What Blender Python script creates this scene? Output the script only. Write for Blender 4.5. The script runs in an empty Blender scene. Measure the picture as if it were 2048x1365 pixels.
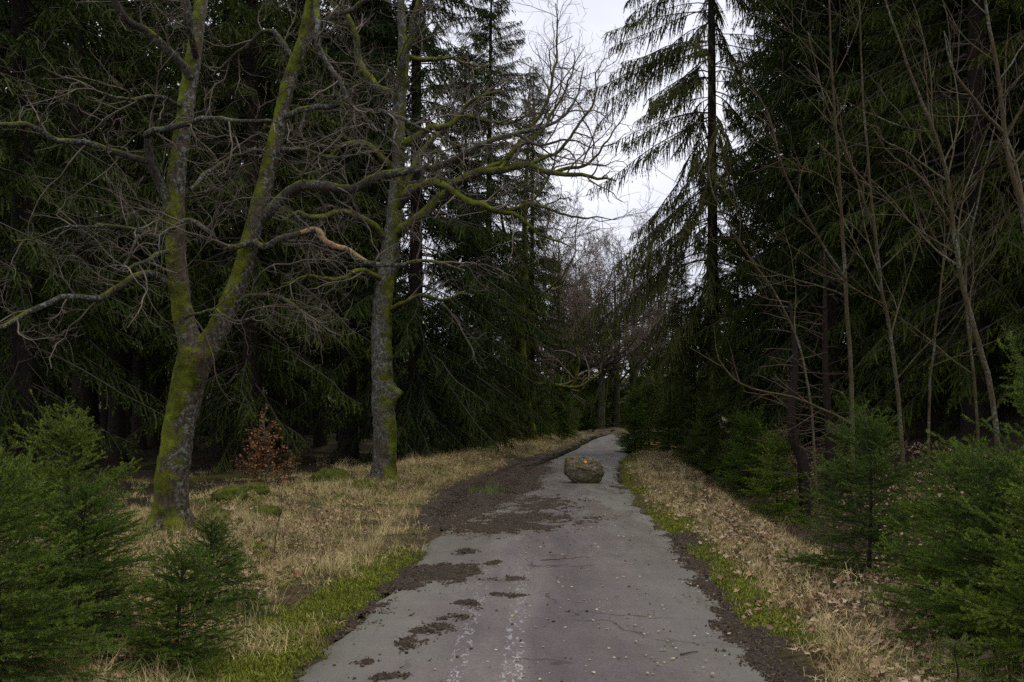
import bpy, math, random
import numpy as np
from mathutils import Vector

# ------------------------------------------------------------------ camera, world, light
sc = bpy.context.scene
COL = sc.collection
FPX, HOR = 1991.0, 805.0
EYE = 1.6
cam = bpy.data.cameras.new("camera"); cam.lens = 35; cam.sensor_width = 36
cam.shift_y = (HOR - 682.5) / 2048.0
cam.clip_start = 0.1; cam.clip_end = 2000
camo = bpy.data.objects.new("camera", cam); COL.objects.link(camo)
camo.location = (0, 0, EYE); camo.rotation_euler = (math.radians(90), 0, 0)
sc.camera = camo

SUN_EL, SUN_AZ = 74, 100
w = bpy.data.worlds.new("World"); sc.world = w; w.use_nodes = True
nt = w.node_tree; nt.nodes.clear()
def nd(nt, t, **k):
    n = nt.nodes.new(t)
    for a, b in k.items(): setattr(n, a, b)
    return n
out = nd(nt, 'ShaderNodeOutputWorld'); bg = nd(nt, 'ShaderNodeBackground')
sky = nd(nt, 'ShaderNodeTexSky', sky_type='NISHITA'); sky.sun_disc = False
sky.sun_elevation = math.radians(SUN_EL); sky.sun_rotation = math.radians(SUN_AZ)
hs = nd(nt, 'ShaderNodeHueSaturation'); hs.inputs['Saturation'].default_value = 0.45
tc = nd(nt, 'ShaderNodeTexCoord'); mp = nd(nt, 'ShaderNodeMapping'); mp.inputs['Scale'].default_value = (1.2, 1.2, 3.0)
no = nd(nt, 'ShaderNodeTexNoise'); no.inputs['Scale'].default_value = 2.2; no.inputs['Detail'].default_value = 6
cr = nd(nt, 'ShaderNodeValToRGB')
cr.color_ramp.elements[0].position = .36; cr.color_ramp.elements[0].color = (6.4, 6.7, 7.8, 1)
cr.color_ramp.elements[1].position = .6; cr.color_ramp.elements[1].color = (9.2, 9.2, 10.0, 1)
mx = nd(nt, 'ShaderNodeMix', data_type='RGBA'); mx.inputs[0].default_value = 0.9
L = nt.links.new
L(tc.outputs['Generated'], mp.inputs[0]); L(mp.outputs[0], no.inputs['Vector']); L(no.outputs[0], cr.inputs[0])
L(sky.outputs[0], hs.inputs['Color']); L(hs.outputs[0], mx.inputs[6]); L(cr.outputs[0], mx.inputs[7])
L(mx.outputs[2], bg.inputs[0]); bg.inputs[1].default_value = 0.1; L(bg.outputs[0], out.inputs[0])

sl = bpy.data.lights.new("sun", 'SUN'); sl.energy = 1.5; sl.angle = math.radians(25); sl.color = (1, .96, .9)
so = bpy.data.objects.new("sun", sl); COL.objects.link(so)
az, el = math.radians(SUN_AZ), math.radians(SUN_EL)
sd = Vector((math.sin(az) * math.cos(el), math.cos(az) * math.cos(el), math.sin(el)))
so.rotation_euler = sd.to_track_quat('Z', 'Y').to_euler(); so.location = (0, 0, 30)
sc.view_settings.view_transform = 'Standard'; sc.view_settings.look = 'None'
sc.view_settings.exposure = 0.30; sc.view_settings.gamma = 1; sc.view_settings.use_curve_mapping = False
sc.render.engine = 'CYCLES'
sc.cycles.use_denoising = False; sc.cycles.max_bounces = 5; sc.cycles.diffuse_bounces = 3; sc.cycles.glossy_bounces = 2
sc.cycles.transparent_max_bounces = 2; sc.cycles.caustics_reflective = False; sc.cycles.caustics_refractive = False

# ------------------------------------------------------------------ helpers
def P(u, v, d):
    """a point seen at photograph pixel (u, v), d metres in front of the viewpoint"""
    return np.array([(u - 1024) / FPX * d, d, EYE + (HOR - v) / FPX * d])

def tag(o, label=None, cat=None, group=None, kind=None):
    if label: o['label'] = label
    if cat: o['category'] = cat
    if group: o['group'] = group
    if kind: o['kind'] = kind
    return o

def _h(ix, iy, iz, seed):
    n = (ix * 374761393 + iy * 668265263 + iz * 2147483647 + seed * 974634777) & 0xffffffff
    n = (n ^ (n >> 13)) * 1274126177 & 0xffffffff
    return ((n ^ (n >> 16)) & 0xffff) / 65535.0
def vnoise(x, y, z=None, seed=0):
    x = np.asarray(x, float); y = np.asarray(y, float); z = np.zeros_like(x) if z is None else np.asarray(z, float)
    ix, iy, iz = (np.floor(a).astype(np.int64) for a in (x, y, z))
    fx, fy, fz = x - ix, y - iy, z - iz
    fx, fy, fz = (f * f * (3 - 2 * f) for f in (fx, fy, fz))
    r = 0
    for a in (0, 1):
        for b in (0, 1):
            for c in (0, 1):
                r = r + _h(ix + a, iy + b, iz + c, seed) * (fx if a else 1 - fx) * (fy if b else 1 - fy) * (fz if c else 1 - fz)
    return r
def fbm(x, y, z=None, seed=0, oct=4):
    s, a, t = 0, .5, 0
    for k in range(oct):
        s = s + a * vnoise(np.asarray(x) * 2 ** k, np.asarray(y) * 2 ** k, None if z is None else np.asarray(z) * 2 ** k, seed + k)
        t += a; a *= .5
    return s / t
def sstep(a, b, x):
    t = np.clip((np.asarray(x, float) - a) / (b - a), 0, 1); return t * t * (3 - 2 * t)
def unit(v):
    return v / np.maximum(np.linalg.norm(v, axis=-1, keepdims=True), 1e-9)

class Geo:
    """collects triangles and quads, with an optional per-vertex value"""
    def __init__(s): s.v = []; s.t = []; s.q = []; s.a = []; s.n = 0; s.tm = []; s.qm = []
    def add(s, v, tri=None, quad=None, val=None, mat=0):
        v = np.asarray(v, float).reshape(-1, 3)
        s.v.append(v); s.a.append(np.broadcast_to(np.asarray(0.0 if val is None else val, float), (len(v),)).astype(float))
        if tri is not None and len(tri): s.t.append(np.asarray(tri).reshape(-1, 3) + s.n); s.tm.append(np.full(len(s.t[-1]), mat))
        if quad is not None and len(quad): s.q.append(np.asarray(quad).reshape(-1, 4) + s.n); s.qm.append(np.full(len(s.q[-1]), mat))
        s.n += len(v); return s
    def mesh(s, name, mats, smooth=True):
        me = bpy.data.meshes.new(name)
        v = np.concatenate(s.v); t = np.concatenate(s.t) if s.t else np.zeros((0, 3), int); q = np.concatenate(s.q) if s.q else np.zeros((0, 4), int)
        me.vertices.add(len(v)); me.vertices.foreach_set('co', v.astype(np.float32).ravel())
        me.loops.add(t.size + q.size); me.polygons.add(len(t) + len(q))
        me.loops.foreach_set('vertex_index', np.concatenate([t.ravel(), q.ravel()]).astype(np.int32))
        ls = np.concatenate([np.arange(len(t)) * 3, t.size + np.arange(len(q)) * 4]).astype(np.int32)
        me.polygons.foreach_set('loop_start', ls)
        mi = np.concatenate([*(s.tm or [np.zeros(0)]), *(s.qm or [np.zeros(0)])]).astype(np.int32)
        me.polygons.foreach_set('material_index', mi)
        me.polygons.foreach_set('use_smooth', np.full(len(t) + len(q), smooth))
        at = me.attributes.new('val', 'FLOAT', 'POINT'); at.data.foreach_set('value', np.concatenate(s.a).astype(np.float32))
        for m in mats: me.materials.append(m)
        me.update(calc_edges=True); return me
def link(name, me, parent=None, loc=None, rz=0.0, sc_=1.0):
    o = bpy.data.objects.new(name, me); COL.objects.link(o)
    if parent: o.parent = parent
    if loc is not None: o.location = loc
    o.rotation_euler = (0, 0, rz); o.scale = (sc_, sc_, sc_) if np.isscalar(sc_) else sc_
    return o
def thing(name, loc, label, cat, group=None, rz=0.0, sc_=1.0):
    o = link(name, None, None, loc, rz, sc_); o.empty_display_size = .3
    return tag(o, label, cat, group)

def tubes(g, Pn, R, sides=3, val=None, mat=0, cap=False):
    """Pn [N,K,3], R [N,K]: tapered tubes"""
    Pn = np.asarray(Pn, float); R = np.asarray(R, float)
    if Pn.ndim == 2: Pn = Pn[None]; R = R[None]
    N, K, _ = Pn.shape; caps = []
    T = np.empty_like(Pn); T[:, 1:-1] = Pn[:, 2:] - Pn[:, :-2]; T[:, 0] = Pn[:, 1] - Pn[:, 0]; T[:, -1] = Pn[:, -1] - Pn[:, -2]
    T = unit(T)
    mean = unit(Pn[:, -1] - Pn[:, 0])
    ref = np.where(np.abs(mean[:, 2:3]) > .8, np.array([[1., .13, 0]]), np.array([[.1, .17, 1.]]))[:, None, :]
    A = unit(np.cross(T, ref)); B = np.cross(T, A)
    th = np.arange(sides) * 2 * np.pi / sides
    V = Pn[:, :, None, :] + R[:, :, None, None] * (np.cos(th)[None, None, :, None] * A[:, :, None, :] + np.sin(th)[None, None, :, None] * B[:, :, None, :])
    base = (np.arange(N) * K * sides)[:, None, None] + (np.arange(K - 1) * sides)[None, :, None]
    j = np.arange(sides)[None, None, :]; jn = (j + 1) % sides
    Q = np.stack([base + j, base + jn, base + sides + jn, base + sides + j], -1).reshape(-1, 4)
    if cap:
        for n_ in range(N):
            b_ = n_ * K * sides; c0 = len(V.reshape(-1, 3))
            for row, fl in ((0, 1), (K - 1, 0)):
                r_ = b_ + row * sides + np.arange(sides)
                for i_ in range(1, sides - 1): caps.append([r_[0], r_[i_ + 1], r_[i_]] if fl else [r_[0], r_[i_], r_[i_ + 1]])
    if val is not None: val = np.repeat(np.broadcast_to(np.asarray(val, float), (N, K)) if np.ndim(val) else np.full((N, K), float(val)), sides).ravel()
    g.add(V.reshape(-1, 3), tri=caps, quad=Q, val=val, mat=mat)

def resample(pts, rad, n):
    """smooth Catmull-Rom through traced points"""
    pts = np.asarray(pts, float); rad = np.asarray(rad, float)
    if len(rad) != len(pts): rad = np.interp(np.linspace(0, 1, len(pts)), np.linspace(0, 1, len(rad)), rad)
    X = np.c_[pts, rad]; X = np.vstack([2 * X[0] - X[1], X, 2 * X[-1] - X[-2]])
    m = len(pts) - 1; t = np.linspace(0, m - 1e-6, n); i = t.astype(int); f = (t - i)[:, None]
    p0, p1, p2, p3 = X[i], X[i + 1], X[i + 2], X[i + 3]
    r = .5 * (2 * p1 + (p2 - p0) * f + (2 * p0 - 5 * p1 + 4 * p2 - p3) * f ** 2 + (3 * p1 - p0 - 3 * p2 + p3) * f ** 3)
    r[:, 3] = np.maximum(r[:, 3], .0015); return r[:, :3], r[:, 3]

def at_t(Pn, par, t):
    K = Pn.shape[1]; x = np.clip(t, 0, .9999) * (K - 1); i = x.astype(int); f = (x - i)[:, None]
    a = Pn[par, i]; b = Pn[par, i + 1]
    return a * (1 - f) + b * f, unit(b - a)
def rad_t(R, par, t):
    K = R.shape[1]; x = np.clip(t, 0, .9999) * (K - 1); i = x.astype(int); f = x - i
    return R[par, i] * (1 - f) + R[par, i + 1] * f

def grow(rng, Pn, R, par, t, Ln, ang, K, wob, grav, rr=(.6, .25), rmax=9, up=0.0, flat=0.0):
    """children of the polylines Pn: crooked paths leaving at angle ang"""
    p, T = at_t(Pn, par, t); M = len(par)
    rnd = rng.normal(size=(M, 3)); rnd[:, 2] = rnd[:, 2] * (1 - flat) + up
    perp = unit(rnd - (rnd * T).sum(1, keepdims=True) * T)
    ang = np.asarray(ang) * (.75 + .5 * rng.random(M))
    d = unit(T * np.cos(ang)[:, None] + perp * np.sin(ang)[:, None])
    out = np.empty((M, K, 3)); out[:, 0] = p; st = (Ln / (K - 1))[:, None]
    for k in range(1, K):
        d = unit(d + wob * rng.normal(size=(M, 3)) + np.array([0, 0, grav]))
        out[:, k] = out[:, k - 1] + d * st
    r0 = np.minimum(rad_t(R, par, t) * rr[0], rmax)
    Rn = r0[:, None] * np.linspace(1, rr[1], K)[None, :]
    return out, Rn

# ------------------------------------------------------------------ materials
def mat(name, rough=.8, spec=.3):
    m = bpy.data.materials.new(name); m.use_nodes = True; nt = m.node_tree
    b = nt.nodes['Principled BSDF']; b.inputs['Roughness'].default_value = rough
    b.inputs['Specular IOR Level'].default_value = spec
    return m, nt, b
def noise(nt, scale, detail=4, rough=.55, vec=None, coord='Object', dist=0):
    n = nd(nt, 'ShaderNodeTexNoise'); n.inputs['Scale'].default_value = scale; n.inputs['Detail'].default_value = detail
    n.inputs['Roughness'].default_value = rough; n.inputs['Distortion'].default_value = dist
    if vec is None: vec = nd(nt, 'ShaderNodeTexCoord').outputs[coord]
    nt.links.new(vec, n.inputs['Vector']); return n.outputs[0]
def ramp(nt, fac, stops):
    r = nd(nt, 'ShaderNodeValToRGB'); e = r.color_ramp.elements
    while len(e) < len(stops): e.new(.5)
    for q, (p, c) in zip(e, stops):
        q.position = p; q.color = (*c, 1) if not np.isscalar(c) else (c, c, c, 1)
    nt.links.new(fac, r.inputs[0]); return r.outputs[0]
def mixc(nt, fac, a, b, blend='MIX'):
    m = nd(nt, 'ShaderNodeMix', data_type='RGBA', blend_type=blend)
    for i, x in ((0, fac), (6, a), (7, b)):
        if isinstance(x, bpy.types.NodeSocket): nt.links.new(x, m.inputs[i])
        elif i == 0: m.inputs[0].default_value = x
        else: m.inputs[i].default_value = (*x, 1)
    return m.outputs[2]
def math_(nt, op, a, b=0.0, clamp=False):
    m = nd(nt, 'ShaderNodeMath', operation=op, use_clamp=clamp)
    for i, x in ((0, a), (1, b)):
        if isinstance(x, bpy.types.NodeSocket): nt.links.new(x, m.inputs[i])
        else: m.inputs[i].default_value = x
    return m.outputs[0]
def bump(nt, b, h, strength=.4, dist=.02):
    n = nd(nt, 'ShaderNodeBump'); n.inputs['Strength'].default_value = strength; n.inputs['Distance'].default_value = dist
    nt.links.new(h, n.inputs['Height']); nt.links.new(n.outputs[0], b.inputs['Normal'])
def attr(nt, name): 
    a = nd(nt, 'ShaderNodeAttribute'); a.attribute_name = name; return a.outputs['Fac']
def wrand(nt):
    return nd(nt, 'ShaderNodeObjectInfo').outputs['Random']

def needle_mat(name, dark, mid, tip, sc_=.8):
    m, nt, b = mat(name, .75, .04)
    c = ramp(nt, noise(nt, sc_, 3, .6), [(.3, dark), (.5, mid), (.72, mid)])
    c = mixc(nt, math_(nt, 'MULTIPLY', attr(nt, 'val'), 1.0, True), c, tip)
    c2 = mixc(nt, ramp(nt, wrand(nt), [(0, 0.), (1, 1.)]), (.7, .78, .8), (1.3, 1.15, .9))
    nt.links.new(mixc(nt, 1.0, c, c2, 'MULTIPLY'), b.inputs['Base Color']); return m
M_NEEDLE = needle_mat("spruce_needles", (.017, .025, .008), (.029, .046, .011), (.095, .115, .026))
M_NEEDLE_W = needle_mat("spruce_needles_open", (.045, .05, .022), (.065, .078, .028), (.095, .105, .042))
M_YOUNG = needle_mat("young_spruce_needles", (.024, .050, .009), (.048, .098, .013), (.20, .27, .04), 3.0)
M_YOUNG_Y = needle_mat("yellow_green_needles", (.07, .11, .02), (.11, .16, .03), (.17, .22, .04), 3.0)

def bark_mat(name, base, dark, moss=0.0, lichen=0.0, scale=1.0, mossc=(.10, .112, .010), side=(-.45, -.15, .5)):
    m, nt, b = mat(name, .9, .15)
    tcn = nd(nt, 'ShaderNodeTexCoord').outputs['Object']
    mpn = nd(nt, 'ShaderNodeMapping'); mpn.inputs['Scale'].default_value = (1, 1, .35); nt.links.new(tcn, mpn.inputs[0])
    f = noise(nt, 28 * scale, 5, .65, mpn.outputs[0])
    c = ramp(nt, f, [(.32, dark), (.6, base)])
    if lichen > 0:
        l = noise(nt, 22 * scale, 3, .7, tcn, dist=.6); l2 = noise(nt, 2.2, 2, .5, tcn)
        lf = math_(nt, 'MULTIPLY', ramp(nt, l, [(.52, 0.), (.58, 1.)]), ramp(nt, l2, [(.5 - .2 * lichen, 0.), (.62 - .2 * lichen, 1.)]))
        c = mixc(nt, lf, c, (.17, .20, .17))
    h = f
    if moss > 0:
        gn = nd(nt, 'ShaderNodeNewGeometry').outputs['Normal']
        dp = nd(nt, 'ShaderNodeVectorMath', operation='DOT_PRODUCT'); dp.inputs[1].default_value = side; nt.links.new(gn, dp.inputs[0])
        n1 = noise(nt, 3.4, 5, .68, tcn); n2 = noise(nt, 45, 3, .6, tcn)
        v = math_(nt, 'ADD', math_(nt, 'MULTIPLY', dp.outputs['Value'], .28), math_(nt, 'ADD', math_(nt, 'MULTIPLY', n1, 1.0), math_(nt, 'MULTIPLY', n2, .22)))
        mf = ramp(nt, v, [(.86 - .34 * moss, 0.), (.94 - .34 * moss, 1.)])
        mc = ramp(nt, noise(nt, 5, 5, .65, tcn), [(.35, tuple(x * .38 for x in mossc)), (.5, mossc), (.66, tuple(x * 1.75 for x in mossc))])
        c = mixc(nt, mf, c, mc)
        h = math_(nt, 'ADD', f, math_(nt, 'MULTIPLY', mf, math_(nt, 'MULTIPLY', noise(nt, 90, 2, .6, tcn), 1.2)))
    nt.links.new(c, b.inputs['Base Color']); bump(nt, b, h, .9, .02); return m
M_MAPLE = bark_mat("mossy_maple_bark", (.10, .075, .05), (.03, .022, .015), .83, .6)
M_LIMB = bark_mat("limb_bark", (.07, .058, .045), (.022, .018, .014), .32, .4, 1.5, side=(0, -.1, .9))
M_LIMB_MOSS = bark_mat("mossy_limb_bark", (.06, .05, .035), (.025, .02, .015), 1.05, .3, 1.5, side=(0, -.1, .9))
M_OLD = bark_mat("grey_lichen_bark", (.10, .08, .058), (.03, .024, .018), .6, .75, side=(.6, -.1, -.2))
M_SPRUCE_BARK = bark_mat("spruce_bark", (.030, .022, .017), (.012, .009, .007), 0, 0)
M_SAPLING = bark_mat("sapling_bark", (.10, .075, .038), (.045, .034, .02), .3, .1, 2.0, (.07, .08, .025))
M_PEELED, nt, b = mat("peeled_wood", .75, .15)
nt.links.new(ramp(nt, noise(nt, 18, 6, .75, dist=.8), [(.36, (.08, .055, .035)), (.48, (.26, .16, .09)), (.64, (.44, .29, .17))]), b.inputs['Base Color']); bump(nt, b, noise(nt, 60, 5, .7), 1, .01)
def twig_mat(name, a, b_, s=3.0):
    m, nt, b = mat(name, .75, .25)
    nt.links.new(ramp(nt, noise(nt, s, 3), [(.35, a), (.65, b_)]), b.inputs['Base Color']); return m
M_TWIG = twig_mat("twig_bark", (.065, .048, .036), (.17, .14, .105))
M_TWIG_FAR = twig_mat("brown_twig_bark", (.15, .11, .085), (.21, .16, .125), .5)
M_TWIG_SAP = twig_mat("sapling_twig", (.06, .036, .022), (.11, .08, .05))
M_SPRUCE_TWIG = twig_mat("spruce_branch_bark", (.03, .022, .018), (.06, .045, .035))
M_DEAD = twig_mat("dead_brush", (.04, .025, .018), (.09, .055, .038))

def leafy(name, cols, rough=.7):
    m, nt, b = mat(name, rough, .2)
    stops = [(i / (len(cols) - 1) if len(cols) > 1 else 0, c) for i, c in enumerate(cols)]
    c = ramp(nt, wrand(nt), stops)
    c = mixc(nt, .5, c, mixc(nt, attr(nt, 'val'), (.35, .35, .35), (1.6, 1.6, 1.6)), 'MULTIPLY')
    nt.links.new(c, b.inputs['Base Color']); return m
M_STRAW = leafy("dry_grass_blades", [(.28, .20, .085), (.50, .39, .19), (.42, .325, .15), (.22, .145, .07), (.22, .22, .06), (.46, .37, .19)])
M_GREEN = leafy("green_grass_blades", [(.07, .12, .02), (.10, .15, .03), (.14, .17, .05)])
M_MOSS = leafy("moss_tufts", [(.05, .065, .008), (.17, .19, .012), (.10, .115, .012), (.21, .22, .02)])
M_LEAF = leafy("fallen_leaf", [(.20, .12, .07), (.36, .26, .165), (.28, .19, .11), (.09, .055, .035), (.42, .33, .22), (.28, .13, .065), (.15, .10, .06), (.33, .25, .15)])
M_SPECK = leafy("pale_leaf_fleck", [(.34, .27, .14), (.42, .36, .22), (.22, .16, .09)])
M_BEECH = leafy("copper_beech_leaf", [(.22, .085, .035)])
mm, nt, b = mat("beech_leaf_brown", .6, .3)
nt.links.new(ramp(nt, attr(nt, 'val'), [(0, (.08, .032, .012)), (.6, (.19, .082, .028)), (1, (.30, .15, .06))]), b.inputs['Base Color']); M_BEECH = mm

# ------------------------------------------------------------------ lie of the land
_cy = np.array([-30, 0, 5.7, 10, 15, 20, 25, 31.5, 42.5, 53, 60, 80, 120, 300.])
_cx = np.array([0, .05, .1, .48, .52, .78, 1.35, 2.6, 4.2, 6.3, 8.6, 17, 40, 150.])
_yy = np.arange(-30, 300, .25); _xx = np.interp(_yy, _cy, _cx)
_k = np.exp(-.5 * (np.arange(-20, 21) * .25 / 1.3) ** 2); _k /= _k.sum()
_xx = np.convolve(np.pad(_xx, 20, 'edge'), _k, 'valid')
def cen(y): return np.interp(y, _yy, _xx)
def hwr(y): return np.interp(y, [0, 20, 25, 32, 43, 60], [1.43, 1.43, 1.3, 1.05, .85, .85])
def crest(y): return np.interp(y, [-20, 9, 14, 18, 25, 32, 50, 80], [-4.9, -4.9, -5.0, -4.1, -3.2, -2.7, -2.5, -2.5])
def height(x, y):
    x = np.asarray(x, float); y = np.asarray(y, float)
    s = x - cen(y); h = hwr(y)
    z = np.full_like(s, -.03)
    ve = sstep(h + .0, h + .3, np.abs(s)); z = z + ve * .05
    c0 = crest(y)
    z = z + .14 * sstep(-1.9, c0 + .6, s) * (s < 0) - .22 * sstep(c0 + .1, c0 - 2.6, s)
    z = z - .42 * sstep(2.6, 3.7, s) + .62 * sstep(3.9, 5.2, s)
    z = z + np.clip(s - 4.8, 0, 20) * .34 + np.clip(s - 24.8, 0, 400) * .12
    far = sstep(55, 130, y); z = z + far * 5.0
    rough = sstep(h + .1, h + 1.2, np.abs(s))
    z = z + rough * ((fbm(x * .6, y * .6, seed=3) - .5) * .30 + (fbm(x * 3, y * 3, seed=5) - .5) * .10)
    z = z + sstep(6, 14, np.abs(s)) * (fbm(x * .15, y * .15, seed=9) - .5) * 1.0
    return z
def hz(x, y): return float(height(np.array([x]), np.array([y]))[0])

# blobs of mud and needle litter lying on the tarmac: (s or x, y, rs, ry, weight)
def mud_mask(x, y):
    s = x - cen(y); n = fbm(x * 2.2, y * 1.1, seed=21, oct=5) - .5; n2 = fbm(x * 9, y * 6, seed=31, oct=4) - .5
    m = np.full_like(s, -1.0)
    # churned track along the left edge beyond 12 m
    lo = np.interp(y, [12, 13.5, 16, 20, 24, 30, 50], [-1.45, -1.8, -1.95, -1.75, -1.6, -1.4, -1.2])
    hi = np.interp(y, [12, 13.5, 16, 20, 24, 30, 50], [-1.3, -1.05, -.45, -.25, -.45, -.85, -.9])
    band = np.minimum(s - lo, hi - s) * 2.0
    m = np.maximum(m, np.where(y > 12.3, np.minimum(band, (y - 12.3)), -1) + n * 1.3)
    # thin dark rim along the left edge
    rim = .07 - np.abs(s + np.interp(y, [5, 8, 12, 14], [1.47, 1.48, 1.55, 1.75])); m = np.maximum(m, rim * 3 + n * 1.5 + n2 * 1.2 - .18)
    rim = .10 - np.abs(s - 1.36); m = np.maximum(m, rim * 2.4 + n * 2.0 + n2 * 1.4 - .6)
    for (bx, by, rx, ry, wt) in ((-.72, 9.25, .36, .55, .9), (-.95, 8.75, .22, .3, .6), (-.15, 12.6, .62, .75, .55), (.1, 13.6, .8, .5, .35), (-.20, 9.75, .07, .14, .5),
                                 (-.08, 8.85, .2, .13, .5), (-.02, 8.1, .17, .1, .55), (-.32, 7.7, .11, .16, .5), (-.42, 7.25, .13, .13, .55), (-.56, 6.95, .14, .16, .6),
                                 (-.70, 6.5, .09, .18, .5), (-.9, 6.05, .1, .08, .5), (-.72, 5.75, .12, .09, .55), (1.62, 6.9, .16, .7, .55), (1.58, 5.9, .14, .55, .6),
                                 (1.72, 8.2, .16, .5, .5), (1.85, 9.8, .14, .6, .3), (2.0, 11.5, .16, .7, .35), (.4, 15.5, .5, 1.1, .35), (-.5, 10.6, .1, .2, .4)):
        d = 1 - np.sqrt(((x - bx) / rx) ** 2 + ((y - by) / ry) ** 2)
        m = np.maximum(m, np.where(d > -.8, np.minimum(d * 1.4, .6) * wt * 1.5 + n * .9 + n2 * 2.0 - .1, -1))
    return m

# ------------------------------------------------------------------ ground
def axis(lo, hi, a, b, st, gr=1.12):
    m = list(np.arange(a, b + 1e-6, st)); d = st
    while m[-1] < hi: d *= gr; m.append(m[-1] + d)
    d = st
    while m[0] > lo: d *= gr; m.insert(0, m[0] - d)
    return np.array(m)
def grid_faces(nx, ny):
    i = np.arange(ny - 1)[:, None] * nx + np.arange(nx - 1)[None]
    return np.stack([i, i + 1, i + nx + 1, i + nx], -1).reshape(-1, 4)
gx = axis(-600, 600, -6.5, 7, .11); gy = axis(-60, 900, 3, 30, .14)
X, Y = np.meshgrid(gx, gy); Z = height(X, Y)
g = Geo(); g.add(np.stack([X, Y, Z], -1), quad=grid_faces(len(gx), len(gy)))
S = X - cen(Y); HW = hwr(Y)
nA = fbm(X * 1.3, Y * 1.3, seed=41) - .5; nB = fbm(X * 4, Y * 4, seed=51) - .5
def moss_f(x, y):
    s = x - cen(y); h = hwr(y)
    a = fbm(x * 1.1, y * .7, seed=41) - .5; b_ = fbm(x * 4, y * 4, seed=51) - .5
    r = sstep(h - .12, h + .12, s + b_ * .3) * (1 - sstep(h + .30, h + .95, s + a * 2.2 + b_ * .5)) * sstep(-.12, .10, a + b_ * .5 + .09)
    l = sstep(h - .08, h + .08, -s + b_ * .3) * (1 - sstep(h + .3, h + .95, -s + a * 1.8)) * sstep(-.5, -.1, a + b_ * .6 + .12) * (1 - sstep(9.5, 12, y))
    p = sstep(.10, .2, a + b_ * .4) * sstep(h + .6, h + 1, np.abs(s)) * .8
    mid = sstep(.35, .15, np.abs(s + .1)) * sstep(27, 31, y) * sstep(43, 38, y) * .9
    return np.clip(np.maximum(np.maximum(r, l), np.maximum(p * (s < 0), mid)), 0, 1)
def soil_f(x, y):
    s = x - cen(y); a = fbm(x * 1.6, y * 1.6, seed=61) - .5
    r = sstep(3.6, 5.2, s + a * 1.2); l = sstep(crest(y) + .3, crest(y) - .5, s + a * 1.5)
    return np.clip(np.maximum(r * .85, l), 0, 1)
me = g.mesh("ground", [])
for nm, f in (("moss", moss_f(X, Y)), ("soil", soil_f(X, Y)), ("mud", np.clip(mud_mask(X, Y) * 3 + .45, 0, 1) * sstep(2.5, 2.0, np.abs(S)))):
    a = me.attributes.new(nm, 'FLOAT', 'POINT'); a.data.foreach_set('value', f.ravel().astype(np.float32))
m, nt, b = mat("forest_ground", .95, .1)
c = ramp(nt, noise(nt, 14, 6, .7), [(.3, (.045, .032, .02)), (.5, (.11, .08, .045)), (.68, (.20, .15, .085))])
c = mixc(nt, math_(nt, 'MULTIPLY', ramp(nt, noise(nt, 1.3, 3), [(.45, 0.), (.62, 1.)]), .5), c, (.10, .11, .035))
c = mixc(nt, attr(nt, 'soil'), c, ramp(nt, noise(nt, 20, 5, .7), [(.35, (.014, .010, .008)), (.7, (.05, .034, .022))]))
c = mixc(nt, attr(nt, 'mud'), c, ramp(nt, noise(nt, 30, 5, .7), [(.35, (.022, .016, .013)), (.7, (.06, .044, .034))]))
c = mixc(nt, attr(nt, 'moss'), c, ramp(nt, noise(nt, 40, 4, .6), [(.3, (.04, .04, .01)), (.7, (.11, .12, .016))]))
nt.links.new(c, b.inputs['Base Color']); bump(nt, b, noise(nt, 55, 6, .8), 1.0, .06)
me.materials.append(m); tag(link("ground", me), kind='structure')

# ------------------------------------------------------------------ road
rs = np.linspace(-1, 1, 33); ry = np.arange(1, 75, .1)
RS, RY = np.meshgrid(rs, ry)
wl = hwr(RY) + (fbm(RY * 1.5, RY * 0 + 3, seed=71) - .5) * .22 + (fbm(RY * 9, RY * 0 + 3, seed=73) - .5) * .14
wr = hwr(RY) + (fbm(RY * 1.5, RY * 0 + 8, seed=75) - .5) * .26 + (fbm(RY * 9, RY * 0 + 3, seed=77) - .5) * .16
RX = cen(RY) + np.where(RS < 0, RS * wl, RS * wr)
RZ = .022 * (1 - RS ** 2) + .006 + (fbm(RX * .8, RY * .8, seed=81) - .5) * .012; RZ[:, 0] = RZ[:, -1] = -.04
g = Geo(); g.add(np.stack([RX, RY, RZ], -1), quad=grid_faces(len(rs), len(ry)))
me = g.mesh("road", [])
a = me.attributes.new('side', 'FLOAT', 'POINT'); a.data.foreach_set('value', RS.ravel().astype(np.float32))
m, nt, b = mat("worn_tarmac", .72, .35)
tcn = nd(nt, 'ShaderNodeTexCoord').outputs['Object']
sx = nd(nt, 'ShaderNodeSeparateXYZ'); nt.links.new(tcn, sx.inputs[0]); ox, oy = sx.outputs[0], sx.outputs[1]
st = nd(nt, 'ShaderNodeMapping'); st.inputs['Scale'].default_value = (1, .22, 1); nt.links.new(tcn, st.inputs[0])
c = ramp(nt, noise(nt, 1.5, 5, .6, st.outputs[0]), [(.35, (.078, .064, .062)), (.5, (.106, .089, .085)), (.68, (.142, .122, .110))])
ag = nd(nt, 'ShaderNodeTexVoronoi'); ag.inputs['Scale'].default_value = 130; nt.links.new(tcn, ag.inputs['Vector'])
c = mixc(nt, .55, c, ramp(nt, ag.outputs['Distance'], [(0, (.45, .45, .45)), (.6, (1.35, 1.33, 1.3))]), 'MULTIPLY')
c = mixc(nt, .5, c, ramp(nt, noise(nt, 60, 3, .8), [(.3, (.4, .4, .4)), (.7, (1.5, 1.5, 1.5))]), 'MULTIPLY')
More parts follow.
